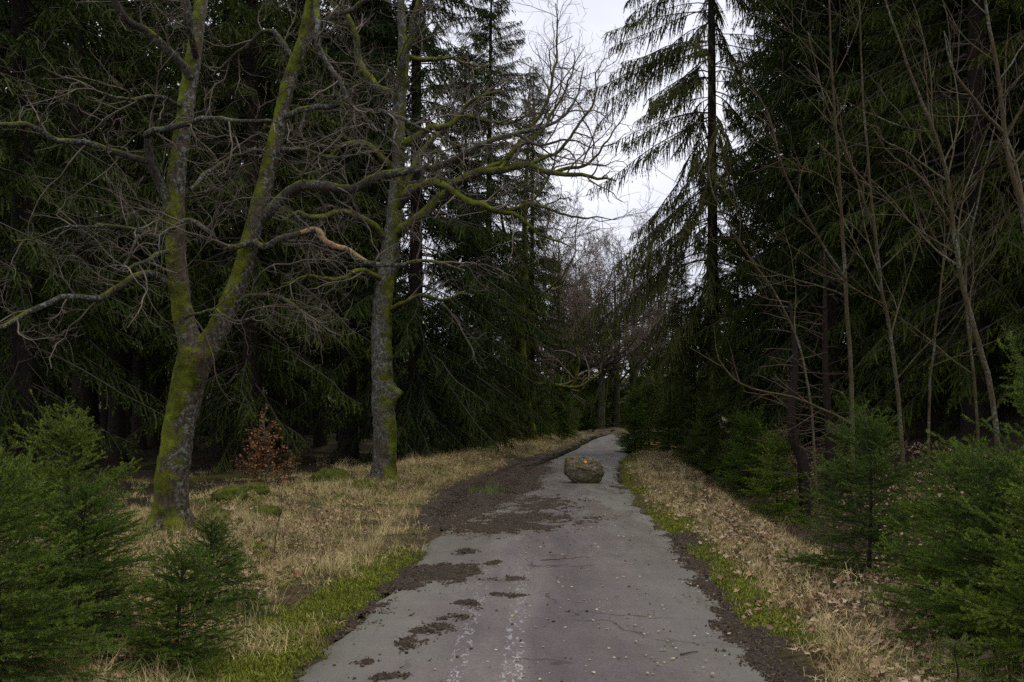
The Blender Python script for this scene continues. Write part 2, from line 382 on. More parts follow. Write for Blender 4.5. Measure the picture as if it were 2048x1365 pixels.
lane = ramp(nt, math_(nt, 'ADD', math_(nt, 'MULTIPLY', math_(nt, 'ADD', attr(nt, 'side'), 1.0), .5), math_(nt, 'MULTIPLY', math_(nt, 'SUBTRACT', noise(nt, 2.0, 3, .6, st.outputs[0]), .5), .10)), [(.05, (1.1, 1.12, 1.1)), (.3, (1.2, 1.2, 1.2)), (.46, (1.22, 1.2, 1.2)), (.50, (.86, .82, .83)), (.68, (.84, .81, .81)), (.85, (1.1, 1.1, 1.1))])
c = mixc(nt, ramp(nt, math_(nt, 'MULTIPLY', oy, .05), [(.3, .85), (.9, .3)]), c, lane, 'MULTIPLY')
c = mixc(nt, math_(nt, 'MULTIPLY', ramp(nt, noise(nt, .9, 5, .7), [(.48, 0.), (.6, 1.)]), .35), c, (.07, .058, .052))
ck = nd(nt, 'ShaderNodeTexVoronoi', feature='DISTANCE_TO_EDGE'); ck.inputs['Scale'].default_value = .9
cw = nd(nt, 'ShaderNodeMix', data_type='VECTOR'); cw.inputs[0].default_value = .28; nq = nd(nt, 'ShaderNodeTexNoise'); nq.inputs['Scale'].default_value = 3.5; nq.inputs['Detail'].default_value = 5; nt.links.new(tcn, nq.inputs['Vector'])
nt.links.new(tcn, cw.inputs[4]); nt.links.new(nq.outputs['Color'], cw.inputs[5]); nt.links.new(cw.outputs[1], ck.inputs['Vector'])
ckf = math_(nt, 'MULTIPLY', ramp(nt, ck.outputs['Distance'], [(.004, .8), (.012, 0.)]), ramp(nt, noise(nt, .8, 2), [(.5, 0.), (.58, 1.)]))
c = mixc(nt, ckf, c, (.03, .025, .022))
# greenish film toward both edges and where the trees close in
ed = math_(nt, 'ABSOLUTE', attr(nt, 'side'))
eg = math_(nt, 'ADD', math_(nt, 'MULTIPLY', ed, .55), math_(nt, 'MULTIPLY', noise(nt, 1.1, 4, .6), .55))
eg = math_(nt, 'ADD', eg, ramp(nt, math_(nt, 'MULTIPLY', oy, .02), [(.17, 0.), (.36, .22)]))
c = mixc(nt, math_(nt, 'MULTIPLY', ramp(nt, eg, [(.5, 0.), (.85, 1.)]), .75), c, (.135, .135, .10))
# brown needle litter smears
f = math_(nt, 'MULTIPLY', ramp(nt, noise(nt, 3.2, 6, .75, st.outputs[0], dist=.4), [(.56, 0.), (.66, 1.)]), ramp(nt, eg, [(.45, 0.), (.75, 1.)]))
f = math_(nt, 'MULTIPLY', f, ramp(nt, noise(nt, 50, 3, .8), [(.38, 0.), (.55, 1.)]))
c = mixc(nt, f, c, (.055, .038, .026))
sm = noise(nt, 2.4, 6, .7, st.outputs[0], dist=.8)
f = math_(nt, 'MULTIPLY', ramp(nt, sm, [(.44, 0.), (.56, .9)]), ramp(nt, math_(nt, 'MULTIPLY', oy, .02), [(.16, 0.), (.26, 1.)]))
f = math_(nt, 'MULTIPLY', f, ramp(nt, noise(nt, 45, 3, .8), [(.35, .1), (.55, 1.)]))
c = mixc(nt, f, c, (.075, .055, .038))
# chalky tyre prints, two tread bands on the left half
tr = nd(nt, 'ShaderNodeMapping'); tr.inputs['Scale'].default_value = (30, 11, 1); nt.links.new(tcn, tr.inputs[0])
tv = noise(nt, 1.0, 2, .6, tr.outputs[0], dist=1.2)
for cx, wd in ((-.01, .075), (-.34, .06)):
    ctr = math_(nt, 'ADD', math_(nt, 'MULTIPLY', math_(nt, 'SUBTRACT', oy, 5.5), .028), cx)
    dd = math_(nt, 'ABSOLUTE', math_(nt, 'SUBTRACT', ox, ctr))
    bd = ramp(nt, math_(nt, 'DIVIDE', dd, wd * 2), [(.38, 1.), (.5, 0.)])
    f = math_(nt, 'MULTIPLY', math_(nt, 'MULTIPLY', bd, ramp(nt, tv, [(.56, 0.), (.62, .75)])), ramp(nt, math_(nt, 'MULTIPLY', oy, .05), [(.28, 1.), (.56, 0.)]))
    c = mixc(nt, f, c, (.36, .35, .35))
nt.links.new(c, b.inputs['Base Color'])
nt.links.new(ramp(nt, noise(nt, 1.2, 4, .6), [(.35, (.5, .5, .5)), (.65, (.78, .78, .78))]), b.inputs['Roughness'])
bump(nt, b, math_(nt, 'ADD', ag.outputs['Distance'], noise(nt, 60, 4, .7)), .5, .006)
me.materials.append(m); tag(link("road", me), kind='structure')

# mud and needle litter lying on the tarmac, with its own thickness
ys = np.concatenate([np.arange(5, 16, .035), np.arange(16, 52, .07)]); ss = np.arange(-2.7, 1.75, .035)
SS, YY = np.meshgrid(ss, ys); XX = SS + cen(YY); MM = mud_mask(XX, YY)
hgt = .004 + .05 * np.clip(MM, 0, .6) * (fbm(XX * 6, YY * 5, seed=91) * 1.5 - .2) + .05 * (fbm(XX * 12, YY * 11, seed=93) - .44)
rut = 1.3 * fbm(XX * 5, YY * 2.5, seed=97) * sstep(13, 15, YY) * (np.exp(-((SS + np.interp(YY, [13, 20, 30, 45], [1.55, 1.45, 1.15, 1.05])) / .16) ** 2) + .6 * np.exp(-((SS + .75) / .13) ** 2) * (YY < 24))
base = np.maximum(height(XX, YY), np.where(np.abs(SS) < hwr(YY), .022 * (1 - (SS / hwr(YY)) ** 2) + .004, -.1))
ZZ = base + hgt - rut * .03 - .05 * np.clip(-MM * 2.5, 0, 1)
F = grid_faces(len(ss), len(ys)); keep = MM.ravel()[F].max(1) > -.02
F = F[keep]; used, inv = np.unique(F, return_inverse=True)
g = Geo(); g.add(np.stack([XX, YY, ZZ], -1).reshape(-1, 3)[used], quad=inv.reshape(-1, 4))
m, nt, b = mat("wet_mud", .9, .12)
nt.links.new(ramp(nt, noise(nt, 40, 5, .75), [(.34, (.024, .018, .013)), (.52, (.058, .043, .032)), (.66, (.14, .105, .07))]), b.inputs['Base Color'])
nt.links.new(ramp(nt, noise(nt, 3, 3), [(.35, .55), (.5, .95)]), b.inputs['Roughness']); bump(nt, b, noise(nt, 60, 5, .75), 1.0, .03)
o = tag(link("mud", g.mesh("mud", [m])), "dark churned mud and needle litter smeared over the left half of the road", "mud", kind='stuff')
F2 = grid_faces(len(ss), len(ys)); nz = fbm(XX * 3, YY * .8, seed=99) - .5; wet = np.where(YY < 24, sstep(13.2, 15, YY) * np.clip(MM - .2, 0, 1) * (SS < -.5) * (SS > -1.85) > .05, .17 - np.abs(SS + .86 + nz * .4) + nz * .25 > 0).ravel()[F2].min(1) > .5
F2 = F2[wet]; used, inv = np.unique(F2, return_inverse=True)
WZ = base + np.where(YY < 24, .011, .034); g = Geo(); g.add(np.stack([XX, YY, WZ], -1).reshape(-1, 3)[used], quad=inv.reshape(-1, 4))
m, nt, b = mat("puddle_water", .12, .5); b.inputs['Base Color'].default_value = (.03, .026, .022, 1)
tag(link("puddle_water", g.mesh("puddle_water", [m])), kind='structure')

# ------------------------------------------------------------------ scatter (ground cover nobody could count)
def scatter(name, pts, rot, scl, idx, templates, label, cat):
    hid = bpy.data.collections.new(name + "_kinds")
    for i, me in enumerate(templates):
        hid.objects.link(bpy.data.objects.new(f"{name}_{chr(97 + i)}", me))
    me = bpy.data.meshes.new(name); me.vertices.add(len(pts)); me.vertices.foreach_set('co', np.asarray(pts, np.float32).ravel())
    a = me.attributes.new('rot', 'FLOAT_VECTOR', 'POINT'); a.data.foreach_set('vector', np.asarray(rot, np.float32).ravel())
    a = me.attributes.new('scl', 'FLOAT', 'POINT'); a.data.foreach_set('value', np.asarray(scl, np.float32))
    a = me.attributes.new('idx', 'INT', 'POINT'); a.data.foreach_set('value', np.asarray(idx, np.int32))
    o = link(name, me)
    ng = bpy.data.node_groups.new(name + "_nodes", 'GeometryNodeTree')
    ng.interface.new_socket('Geometry', in_out='INPUT', socket_type='NodeSocketGeometry'); ng.interface.new_socket('Geometry', in_out='OUTPUT', socket_type='NodeSocketGeometry')
    gi = ng.nodes.new('NodeGroupInput'); go = ng.nodes.new('NodeGroupOutput'); ip = ng.nodes.new('GeometryNodeInstanceOnPoints'); ci = ng.nodes.new('GeometryNodeCollectionInfo')
    ci.inputs['Collection'].default_value = hid; ci.inputs['Separate Children'].default_value = True; ci.inputs['Reset Children'].default_value = True
    ip.inputs['Pick Instance'].default_value = True
    def na(n, t):
        q = ng.nodes.new('GeometryNodeInputNamedAttribute'); q.data_type = t; q.inputs['Name'].default_value = n; return q.outputs[0]
    e2r = ng.nodes.new('FunctionNodeEulerToRotation'); ng.links.new(na('rot', 'FLOAT_VECTOR'), e2r.inputs[0])
    ng.links.new(gi.outputs[0], ip.inputs['Points']); ng.links.new(ci.outputs[0], ip.inputs['Instance']); ng.links.new(e2r.outputs[0], ip.inputs['Rotation'])
    ng.links.new(na('scl', 'FLOAT'), ip.inputs['Scale']); ng.links.new(na('idx', 'INT'), ip.inputs['Instance Index']); ng.links.new(ip.outputs[0], go.inputs[0])
    md = o.modifiers.new("scatter", 'NODES'); md.node_group = ng
    return tag(o, label, cat, kind='stuff')

def tuft(rng, n, h, spread, lean, wd, mats, K=4, val=None):
    g = Geo()
    az = rng.random(n) * 6.283; p0 = np.c_[rng.normal(size=(n, 2)) * spread, np.full(n, -.01)]
    hh = h * (.5 + .7 * rng.random(n)); ln = lean * (.4 + rng.random(n)); t = np.linspace(0, 1, K)
    th = ln[:, None] * t[None] ** .8 * 1.2; seg = hh[:, None] / (K - 1)
    dr = np.cumsum(np.sin(th) * seg, 1) - np.sin(th[:, :1]) * seg; dz = np.cumsum(np.cos(th) * seg, 1) - np.cos(th[:, :1]) * seg
    C = p0[:, None] + np.stack([np.cos(az)[:, None] * dr, np.sin(az)[:, None] * dr, dz], -1)
    sd = np.stack([-np.sin(az), np.cos(az), np.zeros(n)], -1)[:, None] * (wd * (1.05 - t))[None, :, None]
    V = np.stack([C - sd, C + sd], 2).reshape(-1, 3)
    b0 = (np.arange(n) * K * 2)[:, None] + np.arange(K - 1)[None] * 2
    Q = np.stack([b0, b0 + 1, b0 + 3, b0 + 2], -1).reshape(-1, 4)
    g.add(V, quad=Q, val=np.repeat(rng.random(n), K * 2)); return g.mesh("grass_tuft", mats)
def leaf_mesh(rng, L_, W_, mats, lobes=0):
    g = Geo(); n = 5; t = np.linspace(0, 1, n); wv = W_ * np.sin(np.pi * np.clip(t, .04, .97)) ** .7
    if lobes: wv = wv * (1 + .45 * np.cos(t * np.pi * 4))
    curl = rng.uniform(.1, .5); z = curl * L_ * (t - .5) ** 2 * 2
    mid = np.stack([t * L_ - L_ / 2, 0 * t, z], -1); up = rng.uniform(.1, .6)
    a = mid + np.stack([0 * t, wv, wv * up], -1); c = mid + np.stack([0 * t, -wv, wv * up * rng.uniform(-.5, 1)], -1)
    V = np.stack([a, mid, c], 1).reshape(-1, 3); Q = []
    for i in range(n - 1): Q += [[3 * i, 3 * i + 1, 3 * i + 4, 3 * i + 3], [3 * i + 1, 3 * i + 2, 3 * i + 5, 3 * i + 4]]
    g.add(V, quad=Q, val=rng.random(len(V)) * .5 + .25); return g.mesh("leaf", mats, False)
rng = np.random.default_rng(11)
T_straw = [tuft(rng, 34, .13, .05, 1.5, .0022, [M_STRAW]), tuft(rng, 30, .19, .045, 1.2, .002, [M_STRAW]), tuft(rng, 34, .10, .07, 1.75, .0026, [M_STRAW]), tuft(rng, 26, .26, .04, .9, .0018, [M_STRAW])]
T_green = [tuft(rng, 22, .11, .04, 1.1, .0022, [M_GREEN]), tuft(rng, 18, .16, .03, .9, .002, [M_GREEN])]
T_moss = [tuft(rng, 60, .028, .035, .9, .0028, [M_MOSS], 3), tuft(rng, 60, .04, .04, 1.0, .003, [M_MOSS], 3)]
T_leaf = [leaf_mesh(rng, .055, .017, [M_LEAF]) for _ in range(3)] + [leaf_mesh(rng, .065, .026, [M_LEAF], 1) for _ in range(3)]
T_speck = [leaf_mesh(rng, .022, .008, [M_SPECK]) for _ in range(3)]

def candidates(rng, n, x0, x1, y0, y1, ypow=1.6):
    y = y0 + (y1 - y0) * rng.random(n) ** ypow; x = rng.uniform(x0, x1, n) + cen(y); return x, y
def place(rng, x, y, lift=0.0, tilt=.25):
    z = height(x, y) + lift; n = len(x)
    return np.stack([x, y, z], -1), np.stack([rng.normal(size=n) * tilt, rng.normal(size=n) * tilt, rng.random(n) * 6.283], -1)
# dry grass
x, y = candidates(rng, 52000, -8.5, 5.2, 3.5, 48)
s = x - cen(y); h = hwr(y); cl = fbm(x * 1.2, y * 1.2, seed=101)
pr = np.where(s < 0, sstep(h + .05, h + .8, -s + (cl - .5)) * (1 - .93 * sstep(crest(y) - .1, crest(y) - 1.2, s)), sstep(h + .1, h + .5, s) * (1 - .6 * sstep(2.6, 3.9, s)) * (1 + 1.0 * sstep(2.3, 1.9, s)) * (1 - .85 * moss_f(x, y)))
pr = pr * (np.where(s > 0, .6, .35) + 1.1 * sstep(.35, .6, cl)) * (mud_mask(x, y) < -.02) * np.where(s > 0, .34, 1.)
k = rng.random(len(x)) < pr; x, y = x[k], y[k]; pts, rot = place(rng, x, y)
scatter("dry_grass", pts, rot, (.65 + .6 * rng.random(len(x))) * (.7 + .6 * fbm(x * .9, y * .9, seed=103)), rng.choice(4, len(x), p=[.35, .2, .35, .1]), T_straw, "straw coloured dead grass matted over both road verges", "grass")
# green grass
x, y = candidates(rng, 9000, -6, 4.2, 3.5, 45); s = x - cen(y); h = hwr(y)
k = (rng.random(len(x)) < sstep(.5, .62, fbm(x * .8, y * .8, seed=107)) * sstep(h + .2, h + .7, np.abs(s))) & (mud_mask(x, y) < -.1) & (s > crest(y))
x = np.r_[x[k], rng.normal(-.38, .16, 60)]; y = np.r_[y[k], rng.normal(17.6, .5, 60)]; pts, rot = place(rng, x, y); pts[-60:, 2] = .03
scatter("green_grass", pts, rot, .6 + .6 * rng.random(len(x)), rng.choice(2, len(x)), T_green, "short green grass growing through the dead verge grass", "grass")
# moss
x, y = candidates(rng, 95000, -4.5, 3.2, 4, 30, 2.0); k = (rng.random(len(x)) < (moss_f(x, y) - .25) * 1.5) & (mud_mask(x, y) < .12); x, y = x[k], y[k]
for u_, d_, n_ in ((462, 14.6, 160), (512, 15.4, 120), (533, 13.2, 120), (432, 12.4, 90), (728, 17.2, 120), (660, 18.3, 260), (345, 10.6, 200), (690, 17.6, 120)):
    x = np.r_[x, (u_ - 1024) / FPX * d_ + rng.normal(size=n_) * .26]; y = np.r_[y, d_ + rng.normal(size=n_) * .22]; pts, rot = place(rng, x, y, 0, .15)
scatter("moss", pts, rot, .6 + .7 * rng.random(len(x)), rng.choice(2, len(x)), T_moss, "bright green moss lining the edges of the road", "moss")
# leaves
x, y = candidates(rng, 120000, -6.5, 6.5, 4, 34); s = x - cen(y); h = hwr(y); cl = fbm(x * 1.7, y * 1.7, seed=109)
pr = np.where(s > 0, sstep(h + .05, h + .7, s + (cl - .5) * .5) * (1.1 - .5 * sstep(9, 20, y)), sstep(h + .6, h + 1.2, -s) * (.16 + .9 * sstep(11, 7, y) + .5 * sstep(.55, .7, cl))) * (.45 + .8 * sstep(.4, .6, cl)) * (s > crest(y) + .2)
k = rng.random(len(x)) < pr; x, y = x[k], y[k]; pts, rot = place(rng, x, y, .045, .5)
scatter("fallen_leaves", pts, rot, .4 + .65 * rng.random(len(x)), rng.choice(6, len(x)), T_leaf, "brown and pinkish fallen leaves lying on the verges", "leaves")
# crumbs of soil and bark over and around the mud
def clod(rng, R_):
    g = Geo(); v = unit(np.array([[1, 0, 0], [-1, 0, 0], [0, 1, 0], [0, -1, 0], [0, 0, 1], [0, 0, -1.]])) * rng.uniform(.5, 1.3, (6, 1)) * R_ * np.array([1, .8, .6])
    g.add(v, tri=[[0, 2, 4], [2, 1, 4], [1, 3, 4], [3, 0, 4], [2, 0, 5], [1, 2, 5], [3, 1, 5], [0, 3, 5]], val=rng.random(6)); return g.mesh("soil_crumb", [M_CLOD], False)
M_CLOD = leafy("soil_crumb", [(.022, .016, .011), (.06, .042, .028), (.10, .07, .045), (.04, .028, .02), (.16, .12, .08)], .9)
T_clod = [clod(rng, .016), clod(rng, .012), clod(rng, .02)] + [leaf_mesh(rng, .05, .004, [M_CLOD]), leaf_mesh(rng, .035, .006, [M_CLOD])]
y = 5 + 21 * rng.random(130000) ** 1.5; x = cen(y) + rng.uniform(-2.0, 1.8, 130000); mk = mud_mask(x, y)
k = rng.random(len(x)) < sstep(-.6, .05, mk) ** 1.3 * .9 + .006; x, y, mk = x[k], y[k], mk[k]; sa = np.abs(x - cen(y))
z = np.where(sa < 1.42, .022 * (1 - (sa / 1.43) ** 2) + .008, height(x, y)) + .02 * np.clip(mk, 0, 1); rot = rng.random((len(x), 3)) * np.array([.8, .8, 6.28])
scatter("soil_crumbs", np.stack([x, y, z], -1), rot, .4 + .9 * rng.random(len(x)) ** 2, rng.choice(5, len(x)), T_clod, "dark crumbs of soil, bark and needles strewn over the tarmac", "soil")
# flecks on the tarmac
y = 5 + 22 * rng.random(1000) ** 1.4; x = cen(y) + rng.uniform(-1.35, 1.35, 1000); k = rng.random(1000) < .25 + .75 * sstep(-.5, .3, x - cen(y)); x, y = x[k], y[k]
pts = np.stack([x, y, .032 + 0 * x], -1); rot = np.stack([rng.normal(size=len(x)) * .15, rng.normal(size=len(x)) * .15, rng.random(len(x)) * 6.28], -1)
scatter("leaf_flecks", pts, rot, .5 + .9 * rng.random(len(x)), rng.choice(3, len(x)), T_speck, "tiny pale leaf flecks scattered across the tarmac", "leaves")

# ------------------------------------------------------------------ spruces
def spruce(seed, H, base, Rmax, nb, sec=.10, droop=.5, hang=.5, wmul=1.0, sparse=0.0, power=.75, tert=8, seclen=1.0, needle=None, trk=1.0):
    rng = np.random.default_rng(seed)
    needle = needle or M_NEEDLE
    gt = Geo(); k = 16; t = np.linspace(0, 1, k); zz = t * H
    lean = rng.normal(size=2) * .01 * H
    ctr = np.stack([lean[0] * t ** 2, lean[1] * t ** 2, zz - .3], -1); r = (.0085 * H + .02) * trk * (1 - t) ** .85 + .008; r[0] *= 1.35
    tubes(gt, ctr, r, 12)
    # branches
    hb = rng.random(nb); z = base + (H - base - .3) * hb
    rel = (H - z) / (H - base); Lb = Rmax * rel ** power * rng.uniform(.45, 1.2, nb) * (.55 + .45 * sstep(0, .12, 1 - rel)) + .15
    dead = (rel > .72) & (rng.random(nb) < .22); Lb = np.where(dead, Lb * .45, Lb)
    azb = rng.random(nb) * 6.283
    K = 8; tt = np.linspace(0, 1, K)
    el = .55 - .85 * rel + rng.normal(size=nb) * .12; dp = droop * (.35 + .65 * rel) * rng.uniform(.6, 1.3, nb)
    out_ = Lb[:, None] * (tt * (1 - .08 * tt))[None]; up = Lb[:, None] * (el[:, None] * tt - dp[:, None] * (1.15 * tt ** 2 - .55 * tt ** 3)[...])
    a2 = azb[:, None] + (rng.normal(size=(nb, K)) * .05).cumsum(1)
    tz = np.interp(z, zz, np.arange(k)); cx = np.interp(z, zz, ctr[:, 0]); cy = np.interp(z, zz, ctr[:, 1])
    PB = np.stack([cx[:, None] + np.cos(a2) * out_, cy[:, None] + np.sin(a2) * out_, (z - .3)[:, None] + up], -1)
    RB = (.006 + .0055 * Lb)[:, None] * np.linspace(1, .2, K)[None]
    gc = Geo(); tubes(gc, PB, RB, 3, mat=1)
    # hanging and lateral twigs
    n = np.maximum((Lb / sec * np.where(dead, .12, rng.uniform(.75, 1.25, nb))).astype(int), 2); par = np.repeat(np.arange(nb), n)
    first = np.cumsum(n) - n; j = np.arange(len(par)) - first[par]
    t0 = .10 + .12 * np.minimum(1, Lb[par] / 3); t = t0 + (1 - t0) * (j + rng.random(len(par))) / n[par]
    p, T = at_t(PB, par, t); side = np.where(j % 2 == 0, 1., -1.)
    horiz = unit(np.cross(T, [0, 0, 1.])) * side[:, None]
    hg = hang * rng.uniform(.3, 1.5, len(par)); fw = rng.uniform(.35, .9, len(par))
    d = unit(horiz * rng.uniform(.3, 1, len(par))[:, None] + T * fw[:, None] + np.array([0, 0, -1.]) * hg[:, None])
    l = (np.minimum(.14 + .34 * Lb[par] * (1.05 - t), .48) * rng.uniform(.4, 1.35, len(par)) + .06) * seclen
    K2 = 3; PS = np.empty((len(par), K2, 3)); PS[:, 0] = p
    for q in range(1, K2):
        d = unit(d + np.array([0, 0, -.32 * hang]) + rng.normal(size=d.shape) * .10); PS[:, q] = PS[:, q - 1] + d * (l / (K2 - 1))[:, None]
    roll = unit(rng.normal(size=(len(par), 3))); 
    Td = unit(PS[:, -1] - PS[:, 0]); sv = unit(np.cross(Td, roll))
    wv = (.013 * wmul * rng.uniform(.7, 1.3, len(par)))[:, None] * np.array([.8, 1., .25])[None]
    V = np.stack([PS - sv[:, None] * wv[..., None], PS + sv[:, None] * wv[..., None]], 2).reshape(-1, 3)
    b0 = (np.arange(len(par)) * K2 * 2)[:, None] + np.arange(K2 - 1)[None] * 2
    tipv = np.repeat(rng.random(len(par))[:, None] * np.linspace(0, .8, K2)[None] * (.3 + .7 * t[:, None]), 2, 1).reshape(-1)
    gc.add(V, quad=np.stack([b0, b0 + 1, b0 + 3, b0 + 2], -1).reshape(-1, 4), val=tipv)
    # twiglets: narrow spikes
    M = len(par) * tert; pp = np.repeat(np.arange(len(par)), tert); t3 = rng.random(M) * .95
    p3, T3 = at_t(PS, pp, t3); rr = rng.normal(size=(M, 3)); rr[:, 2] -= .5 * hang
    d3 = unit(T3 * .8 + unit(rr) * .9); l3 = rng.uniform(.05, .14, M) * (1.1 - .5 * t3) * seclen ** .5; s3 = unit(np.cross(d3, rng.normal(size=(M, 3)))) * (.013 * wmul * rng.uniform(.7, 1.4, M))[:, None]
    V = np.stack([p3 + s3, p3 - s3, p3 + d3 * l3[:, None]], 1).reshape(-1, 3)
    gc.add(V, tri=(np.arange(M) * 3)[:, None] + np.arange(3)[None], val=np.repeat(rng.random(M) * t3, 3))
    return gt.mesh("trunk", [M_SPRUCE_BARK]), gc.mesh("crown", [needle, M_SPRUCE_TWIG], False)

def put_tree(name, meshes, x, y, label, cat, group=None, rz=0, s=1.0, dz=0.0):
    o = thing(name, (x, y, hz(x, y) + dz), label, cat, group, rz, s)
    for nm, me in zip(("trunk", "crown"), meshes): link(nm, me, o)
    return o

V_edge = spruce(1, 24, 1.3, 4.4, 520, .058, .55, .8)             # branches nearly to the ground
V_edge2 = spruce(2, 22, .6, 3.7, 500, .058, .50, .7)
V_mid = spruce(17, 24, 1.9, 3.9, 440, .06, .50, .75)            # bare for the lowest three metres
V_in = spruce(3, 25, 3.6, 3.1, 330, .10, .45, .6, wmul=1.9)     # plantation tree, bare below
V_in2 = spruce(4, 27, 4.4, 3.3, 340, .10, .5, .6, wmul=1.9)
V_far = spruce(5, 20, .5, 3.1, 300, .13, .4, .6, wmul=2.6, tert=6)
V_open = spruce(6, 24, 3.2, 4.2, 270, .045, .85, 1.25, needle=M_NEEDLE_W, tert=6, power=.45, trk=.8, seclen=1.25)  # open drooping crown

G_IN = "dark plantation spruces behind the mossy maple"
LB_IN = "tall dark spruce with a bare lower trunk in the shaded stand on the left"
rr = random.Random(5)
# the open, drooping one against the sky
put_tree("spruce_tree", V_open, 5.65, 28, "tall open spruce with long drooping branches standing against the bright sky", "spruce tree", rz=.6)
# edge of the left stand
for (x, y, v, rz, s, lb) in (
    (-2.7, 28, V_edge, .3, 1.0, "big spruce behind the grey lichened tree with low branches sweeping toward the road"),
    (-6.4, 24.5, V_mid, 1.7, 1.05, "dark spruce filling the gap between the forked maple and the grey lichened tree"),
    (-9.6, 19.5, V_mid, 2.9, .95, "dark spruce directly behind the forked mossy maple"),
    (-11.2, 15.5, V_mid, 4.1, 1.0, "dark spruce at the left edge of the picture behind the maple limbs"),
    (-1.5, 32.5, V_edge2, 3.1, .62, "spruce between the big edge spruce and the leaning mossy trunk"),
    (-.9, 37, V_edge, 5.0, .8, "spruce beside the leaning mossy trunk with drooping dark foliage"),
    (.9, 46, V_edge2, 1.0, .8, "spruce just left of the brown bare trees at the end of the road")):
    put_tree("spruce_tree", v, x, y, lb, "spruce tree", rz=rz, s=s)
def zone_left(x, y):
    u = 1024 + x / y * FPX; far = "front rows" if y < 36 else "middle rows" if y < 50 else "back rows"
    z = "left of the forked maple" if u < 290 else "behind the forked maple" if u < 450 else "behind the copper beech sapling" if u < 600 else "between the beech sapling and the grey lichened tree" if u < 740 else "behind and right of the grey lichened tree"
    return "dark spruce %s, %s" % (z, far), "spruce tree", "shaded spruces %s, %s" % (z, far)
# plantation rows
for row in range(11):
    for i in range(12):
        y = 26 + row * 4.0 + rr.uniform(-1, 1); x = -5.5 - i * 3.4 - row * .3 + rr.uniform(-1, 1)
        if x / y < -.66 or (row == 0 and i < 2): continue
        put_tree("spruce_tree", rr.choice([V_in, V_in2]) if row < 8 else V_far, x, y, *zone_left(x, y), rr.uniform(0, 6.28), rr.uniform(.85, 1.1))
# right bank
for (x, y, v, rz, s, lb) in (
    (7.6, 23.5, V_edge2, .9, .95, "dense spruce right of the open drooping spruce"),
    (9.4, 20.0, V_edge, 2.2, .9, "dense spruce behind the thin bare saplings"),
    (12.6, 21.0, V_edge2, 3.3, 1.0, "dense spruce behind the rightmost bare sapling"),
    (9.6, 15.2, V_edge2, 5.2, .8, "spruce at the right edge of the picture above the young spruces"),
    (8.8, 32.0, V_edge, 4.0, .8, "spruce behind the open drooping spruce on the right bank"),
    (8.7, 27.5, V_edge2, 1.3, .95, "spruce close behind the trunk of the open drooping spruce"),
    (8.9, 25.6, V_edge, 5.9, 1.0, "spruce filling the wall of dark green right of the open drooping spruce"),
    (8.2, 17.6, V_mid, .4, .9, "spruce rising just behind the two middle saplings"),
    (11.3, 18.2, V_edge2, 2.6, .95, "spruce between the two rightmost saplings"),
    (10.8, 23.8, V_edge, 4.6, 1.0, "spruce deep in the right hand wall behind the leaning reddish sapling"),
    (14.3, 24.5, V_edge2, .2, 1.0, "spruce at the top right corner of the picture"),
    (5.7, 25.0, V_edge, 2.0, .29, "small dense spruce hiding the lower trunk of the open drooping spruce"),
    (4.95, 27.0, V_edge2, 1.0, .24, "small dense spruce just left of the lower trunk of the open drooping spruce"),
    (6.3, 37.0, V_edge2, 3.0, .34, "shorter spruce behind the dark clump at the bend"),
    (8.0, 39.0, V_edge2, 5.5, .42, "spruce on the right bank just past the bend")):
    put_tree("spruce_tree", v, x, y, lb, "spruce tree", rz=rz, s=s)
def zone_right(x, y):
    u = 1024 + x / y * FPX; z = "left of the straight pale sapling" if u < 1690 else "behind the middle saplings" if u < 1880 else "near the right edge of the picture"
    f = "lower" if y < 38 else "upper"
    return "dark spruce %s on the right hillside, %s" % (f, z), "spruce tree", "hillside spruces %s, %s" % (z, f)
G_R = "spruces on the right hillside"
for row in range(6):
    for i in range(8):
        y = 25 + row * 5.2 + rr.uniform(-1.2, 1.2); x = 11.5 + i * 3.6 + row * 1.0 + rr.uniform(-1.1, 1.1)
        if x / y > .66 or x / y < .2: continue
        put_tree("spruce_tree", rr.choice([V_edge2, V_in, V_far]), x, y, *zone_right(x, y), rr.uniform(0, 6.28), rr.uniform(.8, 1.0))
def zone_far(x, y):
    u = 1024 + x / y * FPX; z = "behind the spruces left of the road" if u < 1100 else "showing its top above the brown bare trees" if u < 1260 else "behind the open drooping spruce and its neighbours"
    return "distant spruce beyond the bend, " + z, "spruce tree", "distant spruces " + z
G_F = "distant spruces beyond the bend"
for i in range(64):
    x = rr.uniform(-12, 34); y = rr.uniform(66, 98)
    put_tree("spruce_tree", V_far, x, y, *zone_far(x, y), rr.uniform(0, 6.28), rr.uniform(.5, .78), -2)

